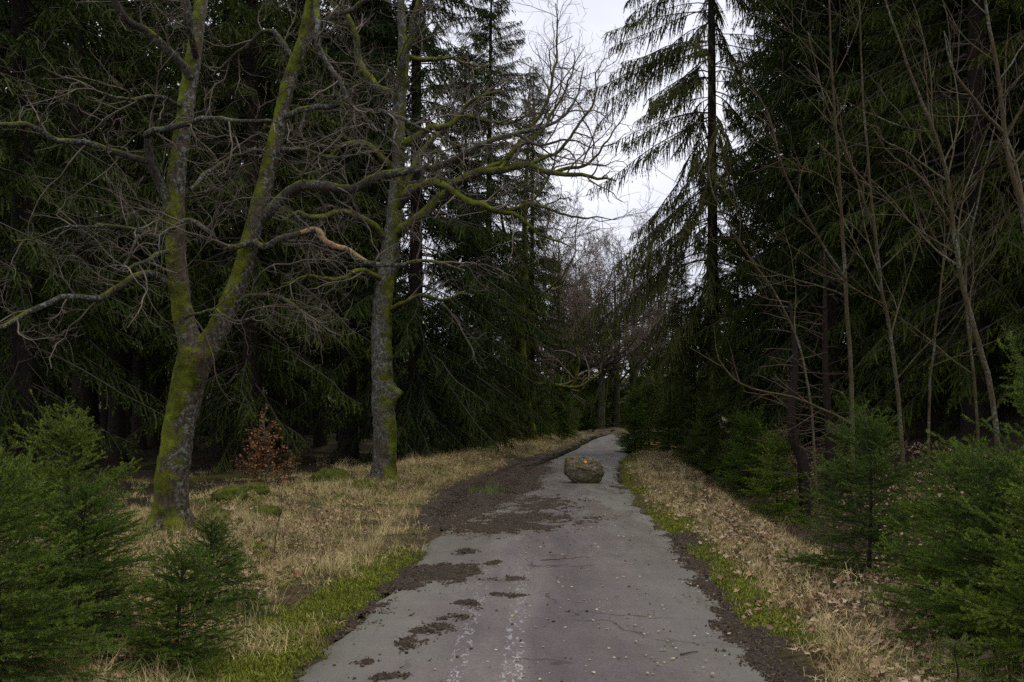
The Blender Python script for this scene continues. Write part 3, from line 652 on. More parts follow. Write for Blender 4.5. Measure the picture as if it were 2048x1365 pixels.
# ------------------------------------------------------------------ young spruces with real needles
def young(seed, H, R, nb, needle=None, per=26, ln=.016, wid=.0011, sp=.045):
    rng = np.random.default_rng(seed); needle = needle or M_YOUNG
    g0 = Geo(); t = np.linspace(0, 1, 10); tr = np.stack([.02 * np.sin(t * 4), .02 * np.cos(t * 3), t * H * .97], -1)
    tubes(g0, tr, (.012 * H + .003) * (1 - t) + .002, 8)
    z = H * (.02 + .93 * rng.random(nb) ** 1.15); rel = 1 - z / H
    Lb = R * (rel ** .62) * rng.uniform(.7, 1.15, nb) + .05 * H; az = rng.random(nb) * 6.283
    tz = np.repeat([.80, .88, .94], [7, 5, 4]) * H; tl = np.repeat([.20, .13, .07], [7, 5, 4]) * H * rng.uniform(.8, 1.2, 16)
    z = np.r_[z, tz]; Lb = np.r_[Lb, tl]; az = np.r_[az, rng.random(16) * 6.283]; rel = 1 - z / H; nb = nb + 16
    K = 7; tt = np.linspace(0, 1, K); el = 1.0 - 1.0 * rel ** .5 + rng.normal(size=nb) * .12; el[-16:] = rng.uniform(1.1, 1.6, 16)
    up = Lb[:, None] * (el[:, None] * tt[None] - .28 * rel[:, None] * (tt ** 2)[None] + .12 * (tt ** 3)[None])
    a2 = az[:, None] + (rng.normal(size=(nb, K)) * .06).cumsum(1); o_ = Lb[:, None] * tt[None] * np.cos(np.clip(el, -.3, 1.0) * .6)[:, None]
    PB = np.stack([np.cos(a2) * o_, np.sin(a2) * o_, z[:, None] + up], -1); RB = np.full((nb, K), 1.) * (.0022 + .004 * Lb)[:, None] * np.linspace(1, .4, K)
    g = Geo(); tubes(g, PB, RB, 3, mat=1)
    n = np.maximum((Lb / sp).astype(int), 2); par = np.repeat(np.arange(nb), n); j = np.arange(len(par)) - (np.cumsum(n) - n)[par]
    t = .12 + .86 * (j + rng.random(len(par))) / n[par]; p, T = at_t(PB, par, t)
    hor = unit(np.cross(T, [0, 0, 1.])) * np.where(j % 2 == 0, 1., -1.)[:, None]
    d = unit(hor * .9 + T * .7 + rng.normal(size=T.shape) * .22); l = np.minimum(.07 + .42 * Lb[par] * (1.02 - t), .26) * rng.uniform(.7, 1.2, len(par))
    K2 = 4; PS = np.empty((len(par), K2, 3)); PS[:, 0] = p
    for q in range(1, K2): d = unit(d + rng.normal(size=d.shape) * .08 + np.array([0, 0, .03])); PS[:, q] = PS[:, q - 1] + d * (l / 3)[:, None]
    tubes(g, PS, np.full((len(par), K2), .0016), 3, mat=1)
    # tertiary shoots in the plane of the spray
    nn = np.maximum((l / .10).astype(int), 0); pr = np.repeat(np.arange(len(par)), nn); M = len(pr); t3 = rng.uniform(.15, .75, M)
    p3, T3 = at_t(PS, pr, t3); h3 = unit(np.cross(T3, [0, 0, 1.])) * np.where(rng.random(M) < .5, 1, -1)[:, None]; d3 = unit(T3 * .8 + h3 * .65 + rng.normal(size=(M, 3)) * .12); l3 = rng.uniform(.04, .085, M)
    PT = np.stack([p3, p3 + d3 * l3[:, None] * .5, p3 + d3 * l3[:, None]], 1)
    # the leader shoot and branch ends carry needles too
    sets = [(PS, l, np.clip(t, 0, 1)), (PT, l3, rng.random(M)), (PB, Lb, rng.random(nb) * .8), (tr[None, 4:], np.array([H * .5]), np.array([.6]))]
    for (Pn, ll, tv) in sets:
        cnt = np.maximum((ll * per / .06).astype(int), 5); pp = np.repeat(np.arange(len(Pn)), cnt); m = len(pp)
        tn = rng.random(m); b0, Tn = at_t(Pn, pp, tn); rv = rng.normal(size=(m, 3)); rv[:, 2] += .35
        perp = unit(rv - (rv * Tn).sum(1, keepdims=True) * Tn)
        dn = unit(Tn * .8 + perp); ln_ = ln * rng.uniform(.7, 1.2, m); sv = unit(np.cross(dn, rng.normal(size=(m, 3)))) * wid
        V = np.stack([b0 - sv, b0 + sv, b0 + dn * ln_[:, None]], 1).reshape(-1, 3)
        g.add(V, tri=(np.arange(m) * 3)[:, None] + np.arange(3)[None], val=np.repeat(np.clip(tv[pp] * .5 + tn * .5 - .25, 0, 1) * rng.uniform(.5, 1.2, m), 3))
    return g0.mesh("trunk", [M_SPRUCE_BARK]), g.mesh("crown", [needle, M_SPRUCE_TWIG], False)
Y1 = young(31, 1.5, .80, 135, per=42, wid=.0017, ln=.0155, sp=.066)
Y2 = young(32, 1.2, .80, 135, per=42, wid=.0017, ln=.0155, sp=.066)
Y3 = young(33, .8, .50, 110, per=44, ln=.0145, wid=.0016, sp=.055)
Y4 = young(34, 2.2, .95, 150, per=9, wid=.0045, ln=.026)
Y5 = young(35, .3, .22, 26, M_YOUNG_Y, per=18)
YG = "young spruces beside the road"
for (x, y, v, rz, s, lb) in (
    (-2.7, 5.2, Y2, 0, .95, "bushy young spruce in the bottom left corner of the picture"),
    (-3.4, 7.6, Y1, 1, .92, "tallest young spruce on the left, its pale leader shoots rising beside the maple"),
    (-2.72, 6.3, Y2, 2, .78, "young spruce between the corner bush and the tallest one on the left"),
    (-1.98, 5.95, Y3, 3, .9, "small bright young spruce standing nearest the left side of the tarmac"),
    (-2.22, 7.35, Y3, 4, .85, "small young spruce with a spiky leader right behind the bright small one"),
    (-3.25, 6.2, Y1, 5, .72, "young spruce half hidden at the left edge behind the corner bush"),
    (3.2, 8.9, Y1, .5, .96, "young spruce at the ditch, first of the right hand bushes beyond the big ones"),
    (3.85, 6.9, Y1, 1.5, 1.5, "largest young spruce at the right edge, taller than its neighbours"),
    (3.1, 5.7, Y2, 2.5, 1.05, "dense young spruce in the bottom right corner of the picture"),
    (3.4, 7.6, Y1, 3.9, .9, "young spruce between the ditch bush and the largest one"),
    (3.15, 6.5, Y2, 5.1, 1.05, "bushy young spruce leaning toward the verge in front of the largest one"),
    (2.38, 5.35, Y5, 0, 1.0, "tiny yellow green spruce seedling on the right verge")):
    o = put_tree("young_spruce", v, x, y, lb, "young spruce", YG, rz, s, -.03)
# farther young spruces along the road
for (x, y, v, rz, s, lb) in (
    (3.95, 32, Y4, 0, .85, "dark young spruce hiding the bend on the right of the road"),
    (4.9, 31, Y4, 2, .9, "rounded dark young spruce right of the one hiding the bend"),
    (4.6, 33.5, Y4, 4, 1.0, "dark young spruce at the back of the clump by the bend"),
    (2.0, 42, Y4, 1, 1.1, "broad young spruce left of the road in front of the bare trees"),
    (1.2, 41, Y4, 3, .9, "young spruce at the foot of the leaning mossy trunk"),
    (2.6, 46, Y4, 5, .8, "small young spruce behind the broad one left of the road"),
    (7.0, 56, Y4, 2.2, 1.0, "young spruce closing the end of the road"),
    (4.3, 58, Y4, 2.9, 1.0, "young spruce left of the far grey trunk"),
    (4.05, 15.2, Y4, 1.1, .68, "dark bushy spruce standing in the ditch beyond the young spruces"),
    (5.1, 26.2, Y4, .9, .85, "dark young spruce at the foot of the open drooping spruce, on its left"),
    (6.1, 25.4, Y4, 3.9, 1.0, "dark young spruce at the foot of the open drooping spruce, on its right"),
    (5.4, 23.4, Y4, 5.3, .75, "low dark spruce in the ditch in front of the open drooping spruce"),
    (5.6, 16.6, Y4, 2.6, .6, "shaded spruce beside the curved dark trunk on the bank"),
    (4.9, 20.5, Y4, 3.6, .8, "shaded spruce farther up the ditch under the drooping branches"),
    (7.6, 13.2, Y4, 4.6, .7, "shaded spruce on the bank behind the saplings")):
    put_tree("young_spruce", v, x, y, lb, "young spruce", "young spruces farther along the road", rz, s, -.05)

# ------------------------------------------------------------------ bare trees
def levels(rng, Pl, Rl, spec):
    """grow successive twig generations; spec rows: spacing, length lo, hi, angle, K, wobble, gravity, t0, rmax"""
    out = []; Pc, Rc = Pl, Rl
    for (sp, lo, hi, ang, K, wob, grav, t0, rmax) in spec:
        seg = np.linalg.norm(np.diff(Pc, axis=1), axis=2).sum(1); n = np.maximum((seg * (1 - t0) / sp).astype(int), 1)
        par = np.repeat(np.arange(len(Pc)), n); j = np.arange(len(par)) - (np.cumsum(n) - n)[par]
        t = t0 + (1 - t0) * (j + rng.random(len(par))) / n[par]; Ln = rng.uniform(lo, hi, len(par)) * (1.1 - .5 * t)
        Pc, Rc = grow(rng, Pc, Rc, par, t, Ln, ang, K, wob, grav, rr=(.62, .35), rmax=rmax); Rc = np.maximum(Rc, .0013); out.append((Pc, Rc))
    return out
def trace(pix, K):
    pts = np.array([P(*p[:3]) for p in pix]); rad = np.array([p[3] for p in pix]); return resample(pts, rad, K)
def wiggle(rng, Pn, amt, frq=3.0):
    q = Pn.copy(); s = np.linalg.norm(np.diff(Pn, axis=0), axis=1).cumsum(); s = np.r_[0, s]
    for a in range(3): q[1:, a] += (fbm(s[1:] * frq, s[1:] * 0 + a * 7 + rng.random() * 50, seed=3) - .5) * amt * np.minimum(1, s[1:] * 2)
    return q

def remesh_trunk(o, vox, disp=.02, size=.12):
    r = o.modifiers.new("remesh", 'REMESH'); r.mode = 'VOXEL'; r.voxel_size = vox; r.use_smooth_shade = True
    s = o.modifiers.new("smooth", 'SMOOTH'); s.iterations = 4; s.factor = .6
    tx = bpy.data.textures.new("bark_relief", 'CLOUDS'); tx.noise_scale = size; tx.noise_depth = 3
    d = o.modifiers.new("bark", 'DISPLACE'); d.texture = tx; d.strength = disp; d.mid_level = .5
    dg = bpy.context.evaluated_depsgraph_get(); me = bpy.data.meshes.new_from_object(o.evaluated_get(dg)); o.modifiers.clear(); o.data = me; me.name = 'trunk'
    me.polygons.foreach_set('use_smooth', [True] * len(me.polygons))

# --- the forked mossy maple
rng = np.random.default_rng(77)
D = 10.9
bx, by = -3.74, 10.9; bz = hz(bx, by)
maple = thing("maple_tree", (bx, by, bz), "forked maple with bright moss on both stems and long crooked limbs", "maple tree")
off = np.array([bx, by, bz])
stems = [
    [(338, 1085, D, .25), (340, 1040, D, .205), (346, 960, D, .185), (358, 860, D, .172), (378, 760, D, .185), (392, 705, D, .20)],
    [(392, 725, D, .15), (375, 670, D, .125), (362, 600, D, .118), (352, 500, D, .11), (352, 420, D, .105), (358, 330, D, .10), (368, 230, D, .095), (382, 130, D + .1, .09), (398, 40, D + .2, .08), (408, -60, D + .3, .07), (400, -250, D + .3, .05), (420, -500, D, .02)],
    [(392, 735, D, .15), (420, 690, D, .13), (452, 620, D, .118), (482, 550, D, .108), (507, 465, D, .10), (527, 385, D, .095), (548, 290, D, .085), (572, 180, D, .08), (602, 90, D, .075), (622, 0, D, .07), (650, -150, D, .055), (690, -380, D, .03)]]
g = Geo()
for pix in stems:
    a, r = trace(pix, 40); a = wiggle(rng, a, .05, 2); tubes(g, a - off, r, 14, cap=True)
for k in range(5):   # root flare
    th = k * 1.26 + .4; st = np.array([[0, 0, .45], [.16 * math.cos(th), .16 * math.sin(th), .18], [.34 * math.cos(th), .34 * math.sin(th), -.03], [.5 * math.cos(th), .5 * math.sin(th), -.14]])
    a, r = resample(st, [.10, .10, .07, .04], 8); tubes(g, a, r, 8, cap=True)
o = link("trunk", g.mesh("trunk", [M_MAPLE]), maple); remesh_trunk(o, .03, .035, .09)
limbs = [
    [(345, 565, D, .05), (300, 548, D - .2, .048), (250, 562, D - .4, .044), (200, 590, D - .6, .04), (100, 602, D - .9, .034), (0, 650, D - 1.2, .028), (-140, 680, D - 1.5, .015)],
    [(350, 425, D, .07), (322, 375, D - .1, .062), (305, 330, D - .2, .055), (298, 285, D - .3, .045), (303, 268, D - .4, .04), (345, 255, D - .5, .036), (400, 238, D - .6, .03), (480, 240, D - .7, .024), (560, 250, D - .8, .014)],
    [(302, 325, D - .2, .045), (240, 308, D - .4, .042), (180, 292, D - .6, .038), (110, 272, D - .8, .034), (50, 252, D - 1, .03), (-60, 240, D - 1.2, .018)],
    [(385, 155, D, .06), (330, 95, D - .2, .055), (272, 48, D - .4, .048), (232, 0, D - .6, .044), (170, -90, D - .8, .03), (120, -200, D - 1, .015)],
    [(392, 115, D, .045), (382, 60, D - .3, .04), (372, 10, D - .4, .036), (340, -80, D - .5, .025), (320, -190, D - .5, .012)],
    [(505, 480, D, .04), (470, 495, D - .3, .036), (430, 482, D - .4, .034), (412, 460, D - .5, .034), (372, 446, D - .6, .032), (318, 472, D - .7, .028), (288, 462, D - .7, .024), (220, 456, D - .8, .02), (130, 458, D - .9, .015), (30, 480, D - 1, .008)],
    [(518, 445, D, .075), (560, 402, D - .1, .07), (600, 380, D - .2, .066), (640, 376, D - .3, .066), (700, 380, D - .3, .06), (760, 355, D - .4, .056), (830, 342, D - .4, .05), (900, 318, D - .4, .044), (960, 292, D - .5, .038), (1040, 268, D - .5, .03), (1100, 248, D - .5, .022), (1150, 195, D - .5, .014), (1165, 130, D - .5, .007)],
    [(562, 235, D, .04), (620, 222, D - .2, .036), (680, 214, D - .3, .034), (755, 228, D - .4, .03), (800, 232, D - .5, .026), (850, 262, D - .5, .018), (930, 290, D - .5, .01)],
    [(632, -30, D, .045), (634, 60, D - .3, .04), (642, 110, D - .3, .036), (680, 170, D - .4, .03), (735, 240, D - .4, .022), (800, 300, D - .4, .012)],
    [(590, 120, D, .03), (540, 60, D + .3, .028), (480, 110, D + .5, .022), (420, 150, D + .6, .012)],
    [(1035, 270, D - .5, .024), (1080, 290, D - .6, .018), (1140, 280, D - .6, .012), (1200, 300, D - .7, .006)],
    [(380, 380, D, .03), (440, 330, D + .4, .026), (500, 300, D + .6, .02), (560, 320, D + .8, .01)],
    [(600, 100, D, .045), (660, 40, D + .2, .04), (720, 10, D + .3, .03), (800, -60, D + .3, .02), (880, -100, D + .3, .01)],
    [(545, 300, D, .03), (600, 300, D + .4, .026), (680, 320, D + .6, .02), (760, 300, D + .8, .012), (850, 320, D + .8, .006)],
    [(460, 610, D, .025), (520, 590, D - .3, .02), (580, 600, D - .5, .016), (620, 650, D - .6, .012), (700, 640, D - .7, .006)],
    [(370, 215, D, .03), (300, 190, D - .5, .024), (230, 200, D - .8, .018), (150, 160, D - 1, .012), (80, 130, D - 1.1, .006)],
    [(360, 640, D, .022), (420, 620, D - .5, .018), (470, 640, D - .7, .014), (530, 625, D - .8, .008)],
    [(345, 500, D, .03), (290, 520, D - .6, .024), (240, 545, D - 1, .018), (270, 470, D - 1, .016), (265, 420, D - 1, .008)],
]
polys = []
for i, pix in enumerate(limbs):
    a, r = trace(pix, 34); a = wiggle(rng, a, .13, 3.2); r = np.maximum(r * .86, .004); polys.append((a, r))
    g = Geo(); tubes(g, a - off, r * (1 + .18 * (fbm(np.arange(34) * .9, np.arange(34) * 0 + i, seed=5) - .5)), 8)
    link("limb", g.mesh("limb", [M_LIMB]), maple)
# the limb with its bark peeled off
a, r = trace([(505, 482, D, .036), (530, 494, D - .4, .034), (560, 478, D - .5, .034), (600, 468, D - .5, .034), (634, 460, D - .6, .034)], 16); polys.append((a, r)); g = Geo(); tubes(g, a - off, r, 8); link("limb", g.mesh("limb", [M_LIMB]), maple)
a, r = trace([(560, 478, D - .5, .034), (600, 468, D - .5, .034), (634, 460, D - .6, .034), (648, 480, D - .6, .033), (668, 492, D - .65, .031), (695, 500, D - .7, .029), (735, 527, D - .75, .027)], 20); g = Geo(); tubes(g, a - off, r * (.96 + .1 * np.sin(np.arange(20) * 1.7)), 9)
o = link("limb", g.mesh("limb", [M_PEELED]), maple); o['label'] = "stretch of limb with its bark peeled to orange wood"
a, r = trace([(690, 498, D - .7, .028), (730, 525, D - .75, .026), (790, 530, D - .8, .022), (860, 522, D - .9, .018), (930, 545, D - .9, .009)], 24); a = wiggle(rng, a, .08); polys.append((a, r)); g = Geo(); tubes(g, a - off, r, 8); link("limb", g.mesh("limb", [M_LIMB]), maple)
PL = np.stack([resample(a, r, 34)[0] for a, r in polys]); RL = np.stack([resample(a, r, 34)[1] for a, r in polys])
gen = levels(rng, PL, RL, [(.17, .4, 1.45, .9, 9, .26, .015, .12, .010), (.10, .2, .65, .85, 7, .28, .03, .12, .004), (.08, .07, .26, .8, 4, .25, .03, .1, .0024)])
g = Geo()
for (Pn, Rn), sd in zip(gen, (5, 3, 3)): tubes(g, Pn - off, Rn, sd)
# crooked shoots from the upper stems
o = link("twigs", g.mesh("twigs", [M_TWIG]), maple); o['kind'] = 'stuff'

# --- grey lichened tree in the middle
rng = np.random.default_rng(78); D2 = 18.6
bx, by = (768 - 1024) / FPX * D2, D2; bz = hz(bx, by); off = np.array([bx, by, bz])
old = thing("old_tree", (bx, by, bz), "grey lichened tree with a mossy burr on its trunk and moss covered limbs", "tree")
g = Geo()
for pix in ([(768, 965, D2, .30), (768, 930, D2, .235), (770, 850, D2, .225), (766, 780, D2, .215), (762, 700, D2, .20), (766, 620, D2, .19), (774, 540, D2, .17), (786, 440, D2, .15), (796, 330, D2, .13), (800, 220, D2, .12), (806, 100, D2, .1), (800, -80, D2, .07), (810, -300, D2, .03)],
            [(775, 830, D2, .13), (782, 800, D2 - .1, .13), (792, 785, D2 - .15, .10), (803, 790, D2 - .2, .06)],
            [(772, 760, D2 - .05, .10), (784, 785, D2 - .1, .12), (784, 815, D2 - .1, .07)]):
    a, r = trace(pix, 40); a = wiggle(rng, a, .08, 1.5); tubes(g, a - off, r, 14, cap=True)
o = link("trunk", g.mesh("trunk", [M_OLD]), old); remesh_trunk(o, .045, .06, .14)
limbs2 = [
    [(790, 420, D2, .10), (820, 378, D2 - .3, .09), (860, 368, D2 - .5, .08), (910, 382, D2 - .7, .07), (950, 412, D2 - .8, .06), (985, 428, D2 - .8, .05), (1040, 432, D2 - .9, .04), (1090, 470, D2 - 1, .025), (1150, 500, D2 - 1, .012)],
    [(788, 470, D2, .11), (840, 430, D2 - .2, .10), (890, 385, D2 - .3, .09), (930, 355, D2 - .4, .085), (1000, 338, D2 - .6, .075), (1060, 328, D2 - .7, .06), (1110, 345, D2 - .8, .045), (1170, 355, D2 - .9, .035), (1230, 365, D2 - 1, .015)],
    [(770, 480, D2, .08), (730, 440, D2 - .4, .07), (680, 430, D2 - .6, .06), (640, 438, D2 - .8, .055), (595, 425, D2 - 1, .04), (560, 440, D2 - 1, .02)],
    [(772, 560, D2, .06), (720, 540, D2 - .5, .05), (680, 560, D2 - .6, .04), (620, 545, D2 - .8, .03), (560, 560, D2 - 1, .012)],
    [(800, 210, D2, .09), (760, 170, D2 - .2, .08), (720, 130, D2 - .3, .07), (700, 60, D2 - .4, .05), (660, 0, D2 - .4, .03)],
    [(802, 190, D2, .09), (812, 110, D2 - .3, .08), (830, 40, D2 - .4, .06), (850, -30, D2 - .5, .04)],
    [(798, 300, D2, .08), (850, 265, D2 - .3, .07), (900, 250, D2 - .5, .05), (960, 200, D2 - .7, .035), (1010, 180, D2 - .8, .015)],
    [(795, 350, D2, .07), (740, 300, D2 - .3, .06), (700, 290, D2 - .4, .05), (650, 310, D2 - .6, .03), (600, 300, D2 - .7, .015)],
    [(790, 400, D2, .06), (850, 300, D2 + .4, .055), (920, 240, D2 + .6, .045), (990, 250, D2 + .8, .03), (1070, 230, D2 + 1, .02), (1130, 240, D2 + 1, .01)],
    [(1000, 340, D2 - .6, .05), (1040, 290, D2 - .4, .04), (1090, 240, D2 - .3, .03), (1130, 180, D2 - .3, .02), (1150, 100, D2 - .2, .008)],
    [(806, 110, D2, .06), (850, 130, D2 + .2, .05), (900, 110, D2 + .4, .035), (950, 140, D2 + .5, .02), (990, 110, D2 + .5, .01)],
    [(960, 345, D2 - .5, .045), (1040, 290, D2 - .6, .04), (1095, 210, D2 - .6, .03), (1112, 110, D2 - .6, .02), (1118, 10, D2 - .6, .008)],
    [(1060, 330, D2 - .7, .04), (1130, 290, D2 - .7, .03), (1180, 210, D2 - .8, .02), (1205, 110, D2 - .8, .008)],
    [(1110, 345, D2 - .8, .035), (1180, 320, D2 - .8, .025), (1225, 270, D2 - .9, .015), (1262, 200, D2 - .9, .006)],
    [(1000, 425, D2 - .8, .035), (1080, 410, D2 - .8, .028), (1160, 440, D2 - .8, .018), (1230, 430, D2 - .8, .006)],
    [(778, 620, D2, .05), (830, 590, D2 - .4, .04), (880, 600, D2 - .6, .03), (930, 580, D2 - .7, .012)],
]
polys = []
for pix in limbs2:
    a, r = trace(pix, 30); a = wiggle(rng, a, .3, 1.9); polys.append((a, r)); g = Geo(); tubes(g, a - off, np.maximum(r, .006), 7); link("limb", g.mesh("limb", [M_LIMB_MOSS]), old)
PL = np.stack([a for a, r in polys]); RL = np.stack([r for a, r in polys])
gen = levels(rng, PL, RL, [(.25, .6, 2.0, .85, 9, .22, .03, .15, .018), (.16, .35, .9, .8, 7, .24, .04, .12, .008), (.13, .14, .42, .75, 4, .22, .04, .1, .0045)])
g = Geo()
for (Pn, Rn), sd in zip(gen, (5, 3, 3)): tubes(g, Pn - off, np.maximum(Rn, .0022), sd)
o = link("twigs", g.mesh("twigs", [M_TWIG]), old); o['kind'] = 'stuff'

# --- brown bare trees at the end of the road (broad twiggy crowns)
def bare(seed, H, R, r0, twm, mats_, dens=1.0, fork=.28, up=.06):
    rng = np.random.default_rng(seed); g0 = Geo(); t = np.linspace(0, 1, 14)
    tr = np.stack([.15 * np.sin(t * 3 + seed), .15 * np.cos(t * 2 + seed), t * H * .9 - .2], -1); rt = r0 * (1 - t) ** .8 + .015
    tubes(g0, tr, rt, 10); n = int(40 * dens); tt = fork + (1 - fork) * rng.random(n)
    Pl, Rl = grow(rng, tr[None], rt[None], np.zeros(n, int), tt, R * (1.25 - .6 * tt) * rng.uniform(.7, 1.2, n), .95, 10, .17, up, rr=(.5, .2))
    gen = levels(rng, Pl, Rl, [(.36, .6, 1.8, .7, 8, .18, .05, .12, .03), (.18, .35, .95, .7, 5, .18, .05, .1, .012), (.12, .2, .5, .7, 3, .15, .05, .1, .009)])
    g = Geo(); tubes(g, Pl, Rl, 5)
    for (Pn, Rn), sd in zip(gen, (4, 3, 3)): tubes(g, Pn, np.maximum(Rn, .0075), sd, mat=1 if sd == 3 else 0)
    return g0.mesh("trunk", [mats_[0]]), g.mesh("crown", [mats_[0], twm], True)
B1 = bare(51, 9.5, 4.0, .22, M_TWIG_FAR, [M_OLD], .8)
B2 = bare(52, 11, 3.6, .2, M_TWIG_FAR, [M_OLD], .7)
for (x, y, v, rz, s, lb) in ((5.0, 57, B1, 0, 1.0, "bare brown broadleaf tree with a pale trunk at the end of the road"),
                             (2.6, 60, B2, 2, 1.2, "bare twiggy tree left of the pale far trunk"),
                             (7.8, 63, B2, 4, 1.15, "bare twiggy tree right of the pale far trunk"),
                             (.2, 54, B1, 1.2, .9, "bare twiggy tree behind the leaning mossy trunk"),
                             (6.2, 60, B2, .7, 1.0, "bare brown tree close behind the pale far trunk"),
                             (3.4, 64, B1, 5.1, 1.1, "bare brown tree with a wide crown in the gap at the end of the road"),
                             (9.8, 66, B1, 2.4, 1.2, "bare brown tree nearest the spruces right of the bend"),
                             (1.4, 66, B1, 3.6, 1.1, "bare brown tree nearest the spruces left of the bend"),
                             (4.2, 68, B2, 3.1, 1.15, "tallest bare brown tree farthest down the road")):
    put_tree("bare_tree", v, x, y, lb, "bare tree", "bare broadleaf trees at the end of the road", rz, s)

# --- leaning mossy tree with one low limb over the verge
rng = np.random.default_rng(80); D3 = 39; bx, by = (1062 - 1024) / FPX * D3, D3; bz = hz(bx, by); off = np.array([bx, by, bz])
lean = thing("leaning_tree", (bx, by, bz), "leaning tree with a mossy low limb reaching toward the road", "tree")
a, r = trace([(1066, 895, D3, .36), (1062, 870, D3, .26), (1052, 820, D3, .23), (1045, 740, D3, .21), (1040, 640, D3, .18), (1050, 540, D3, .14), (1050, 400, D3, .1), (1060, 250, D3, .04)], 30); g = Geo(); tubes(g, a - off, r, 10); link("trunk", g.mesh("trunk", [M_LIMB_MOSS]), lean)
polys = []
for pix in ([(1050, 830, D3, .12), (1085, 796, D3 - .5, .11), (1110, 782, D3 - .6, .10), (1140, 776, D3 - .8, .09), (1152, 755, D3 - .8, .07), (1155, 710, D3 - .8, .05), (1140, 660, D3 - .8, .02)],
            [(1048, 780, D3, .09), (1085, 770, D3 - .4, .08), (1130, 772, D3 - .9, .075), (1165, 772, D3 - 1, .06), (1195, 750, D3 - 1, .04), (1215, 700, D3 - 1, .02)],
            [(1045, 640, D3, .09), (1080, 590, D3 - .4, .06), (1120, 560, D3 - .6, .04), (1150, 500, D3 - .6, .02)],
            [(1050, 520, D3, .08), (1010, 460, D3 - .4, .06), (1000, 400, D3 - .5, .02)], [(1052, 420, D3, .06), (1100, 350, D3, .04), (1120, 280, D3, .02)]):
    a, r = trace(pix, 24); a = wiggle(rng, a, .25, 1.5); polys.append((a, r)); g = Geo(); tubes(g, a - off, r, 7); link("limb", g.mesh("limb", [M_LIMB_MOSS]), lean)
gen = levels(rng, np.stack([a for a, r in polys]), np.stack([r for a, r in polys]), [(.5, .8, 2.2, .8, 8, .2, .04, .1, .03), (.3, .4, 1., .75, 6, .2, .05, .1, .012), (.22, .2, .5, .7, 4, .2, .05, .1, .007)])
g = Geo()
for Pn, Rn in gen: tubes(g, Pn - off, np.maximum(Rn, .004), 3)
o = link("twigs", g.mesh("twigs", [M_TWIG_FAR]), lean); o['kind'] = 'stuff'

# ------------------------------------------------------------------ thin bare saplings on the right bank
def sapling(seed, stem, label, extra=(), dens=1.0, cat="sapling"):
    rng = np.random.default_rng(seed); d0 = stem[0][2]
    x0, y0 = (stem[0][0] - 1024) / FPX * d0, d0; z0 = hz(x0, y0) - .05
    base = np.array([x0, y0, z0]); o = thing("bare_sapling", tuple(base), label, cat, "thin bare saplings on the right bank")
    pts = np.array([base] + [P(*p[:3]) for p in stem[1:]]); rad = [p[3] * .6 for p in stem]
    a, r = resample(pts, rad, 40); a = wiggle(rng, a, .06, 1.5); g = Geo(); tubes(g, a - base, r, 9); link("trunk", g.mesh("trunk", [M_SAPLING]), o)
    polys = [(a, r)]
    n = int(12 * dens); t = np.sort(rng.uniform(.22, .95, n)); Pl, Rl = grow(rng, a[None], r[None], np.zeros(n, int), t, rng.uniform(1.2, 3.0, n) * (1.15 - .6 * t), .85, 16, .06, .035, rr=(.5, .22), flat=.3)
    ex = []
    for pix in extra:
        q, rq = trace(pix, 16); ex.append((wiggle(rng, q, .10, 2), rq))
    if ex: Pl = np.concatenate([Pl, np.stack([q for q, _ in ex])]); Rl = np.concatenate([Rl, np.stack([q for _, q in ex])])
    for q, rq in zip(Pl, Rl):
        g = Geo(); tubes(g, q - base, np.maximum(rq, .003), 5); link("branch", g.mesh("branch", [M_SAPLING]), o)
    gen = levels(rng, Pl, Rl, [(.22, .25, .95, .65, 8, .08, .05, .15, .006), (.14, .06, .25, .8, 4, .12, .05, .15, .003)])
    g = Geo()
    for Pn, Rn in gen: tubes(g, Pn - base, np.maximum(Rn, .0017), 3)
    t_ = link("twigs", g.mesh("twigs", [M_TWIG_SAP]), o); t_['kind'] = 'stuff'
sapling(61, [(1708, 0, 11.5, .05), (1706, 900, 11.5, .045), (1698, 700, 11.5, .04), (1688, 500, 11.4, .034), (1678, 340, 11.3, .028), (1664, 150, 11.2, .02), (1656, 0, 11.2, .015), (1650, -160, 11.2, .006)],
        "straight pale sapling with a long low branch arching toward the road",
        [[(1704, 850, 11.5, .018), (1640, 815, 11.2, .016), (1560, 790, 11, .013), (1480, 765, 10.8, .010), (1435, 720, 10.7, .007), (1422, 650, 10.6, .003)],
         [(1692, 560, 11.4, .018), (1620, 450, 11.2, .015), (1560, 330, 11, .012), (1530, 220, 11, .009), (1480, 130, 11, .004)]])
sapling(62, [(1812, 0, 12.5, .05), (1802, 880, 12.5, .045), (1786, 700, 12.5, .038), (1760, 560, 12.4, .034), (1742, 400, 12.3, .028), (1730, 240, 12.3, .022), (1718, 0, 12.2, .014), (1712, -150, 12.2, .006)],
        "slender sapling second from the road, standing behind the ditch bush",
        [[(1752, 480, 12.4, .016), (1700, 330, 12.2, .013), (1650, 200, 12, .010), (1620, 60, 12, .005)]])
sapling(63, [(2010, 0, 10, .05), (1985, 800, 10, .045), (1948, 640, 10, .042), (1912, 500, 10, .038), (1890, 350, 10, .034), (1850, 220, 9.9, .028), (1808, 100, 9.8, .02), (1770, 0, 9.8, .014), (1730, -120, 9.8, .006)],
        "leaning reddish sapling that bends toward the road near the top",
        [[(1900, 450, 10, .018), (1840, 360, 9.8, .014), (1780, 310, 9.7, .009), (1740, 250, 9.6, .004)]])
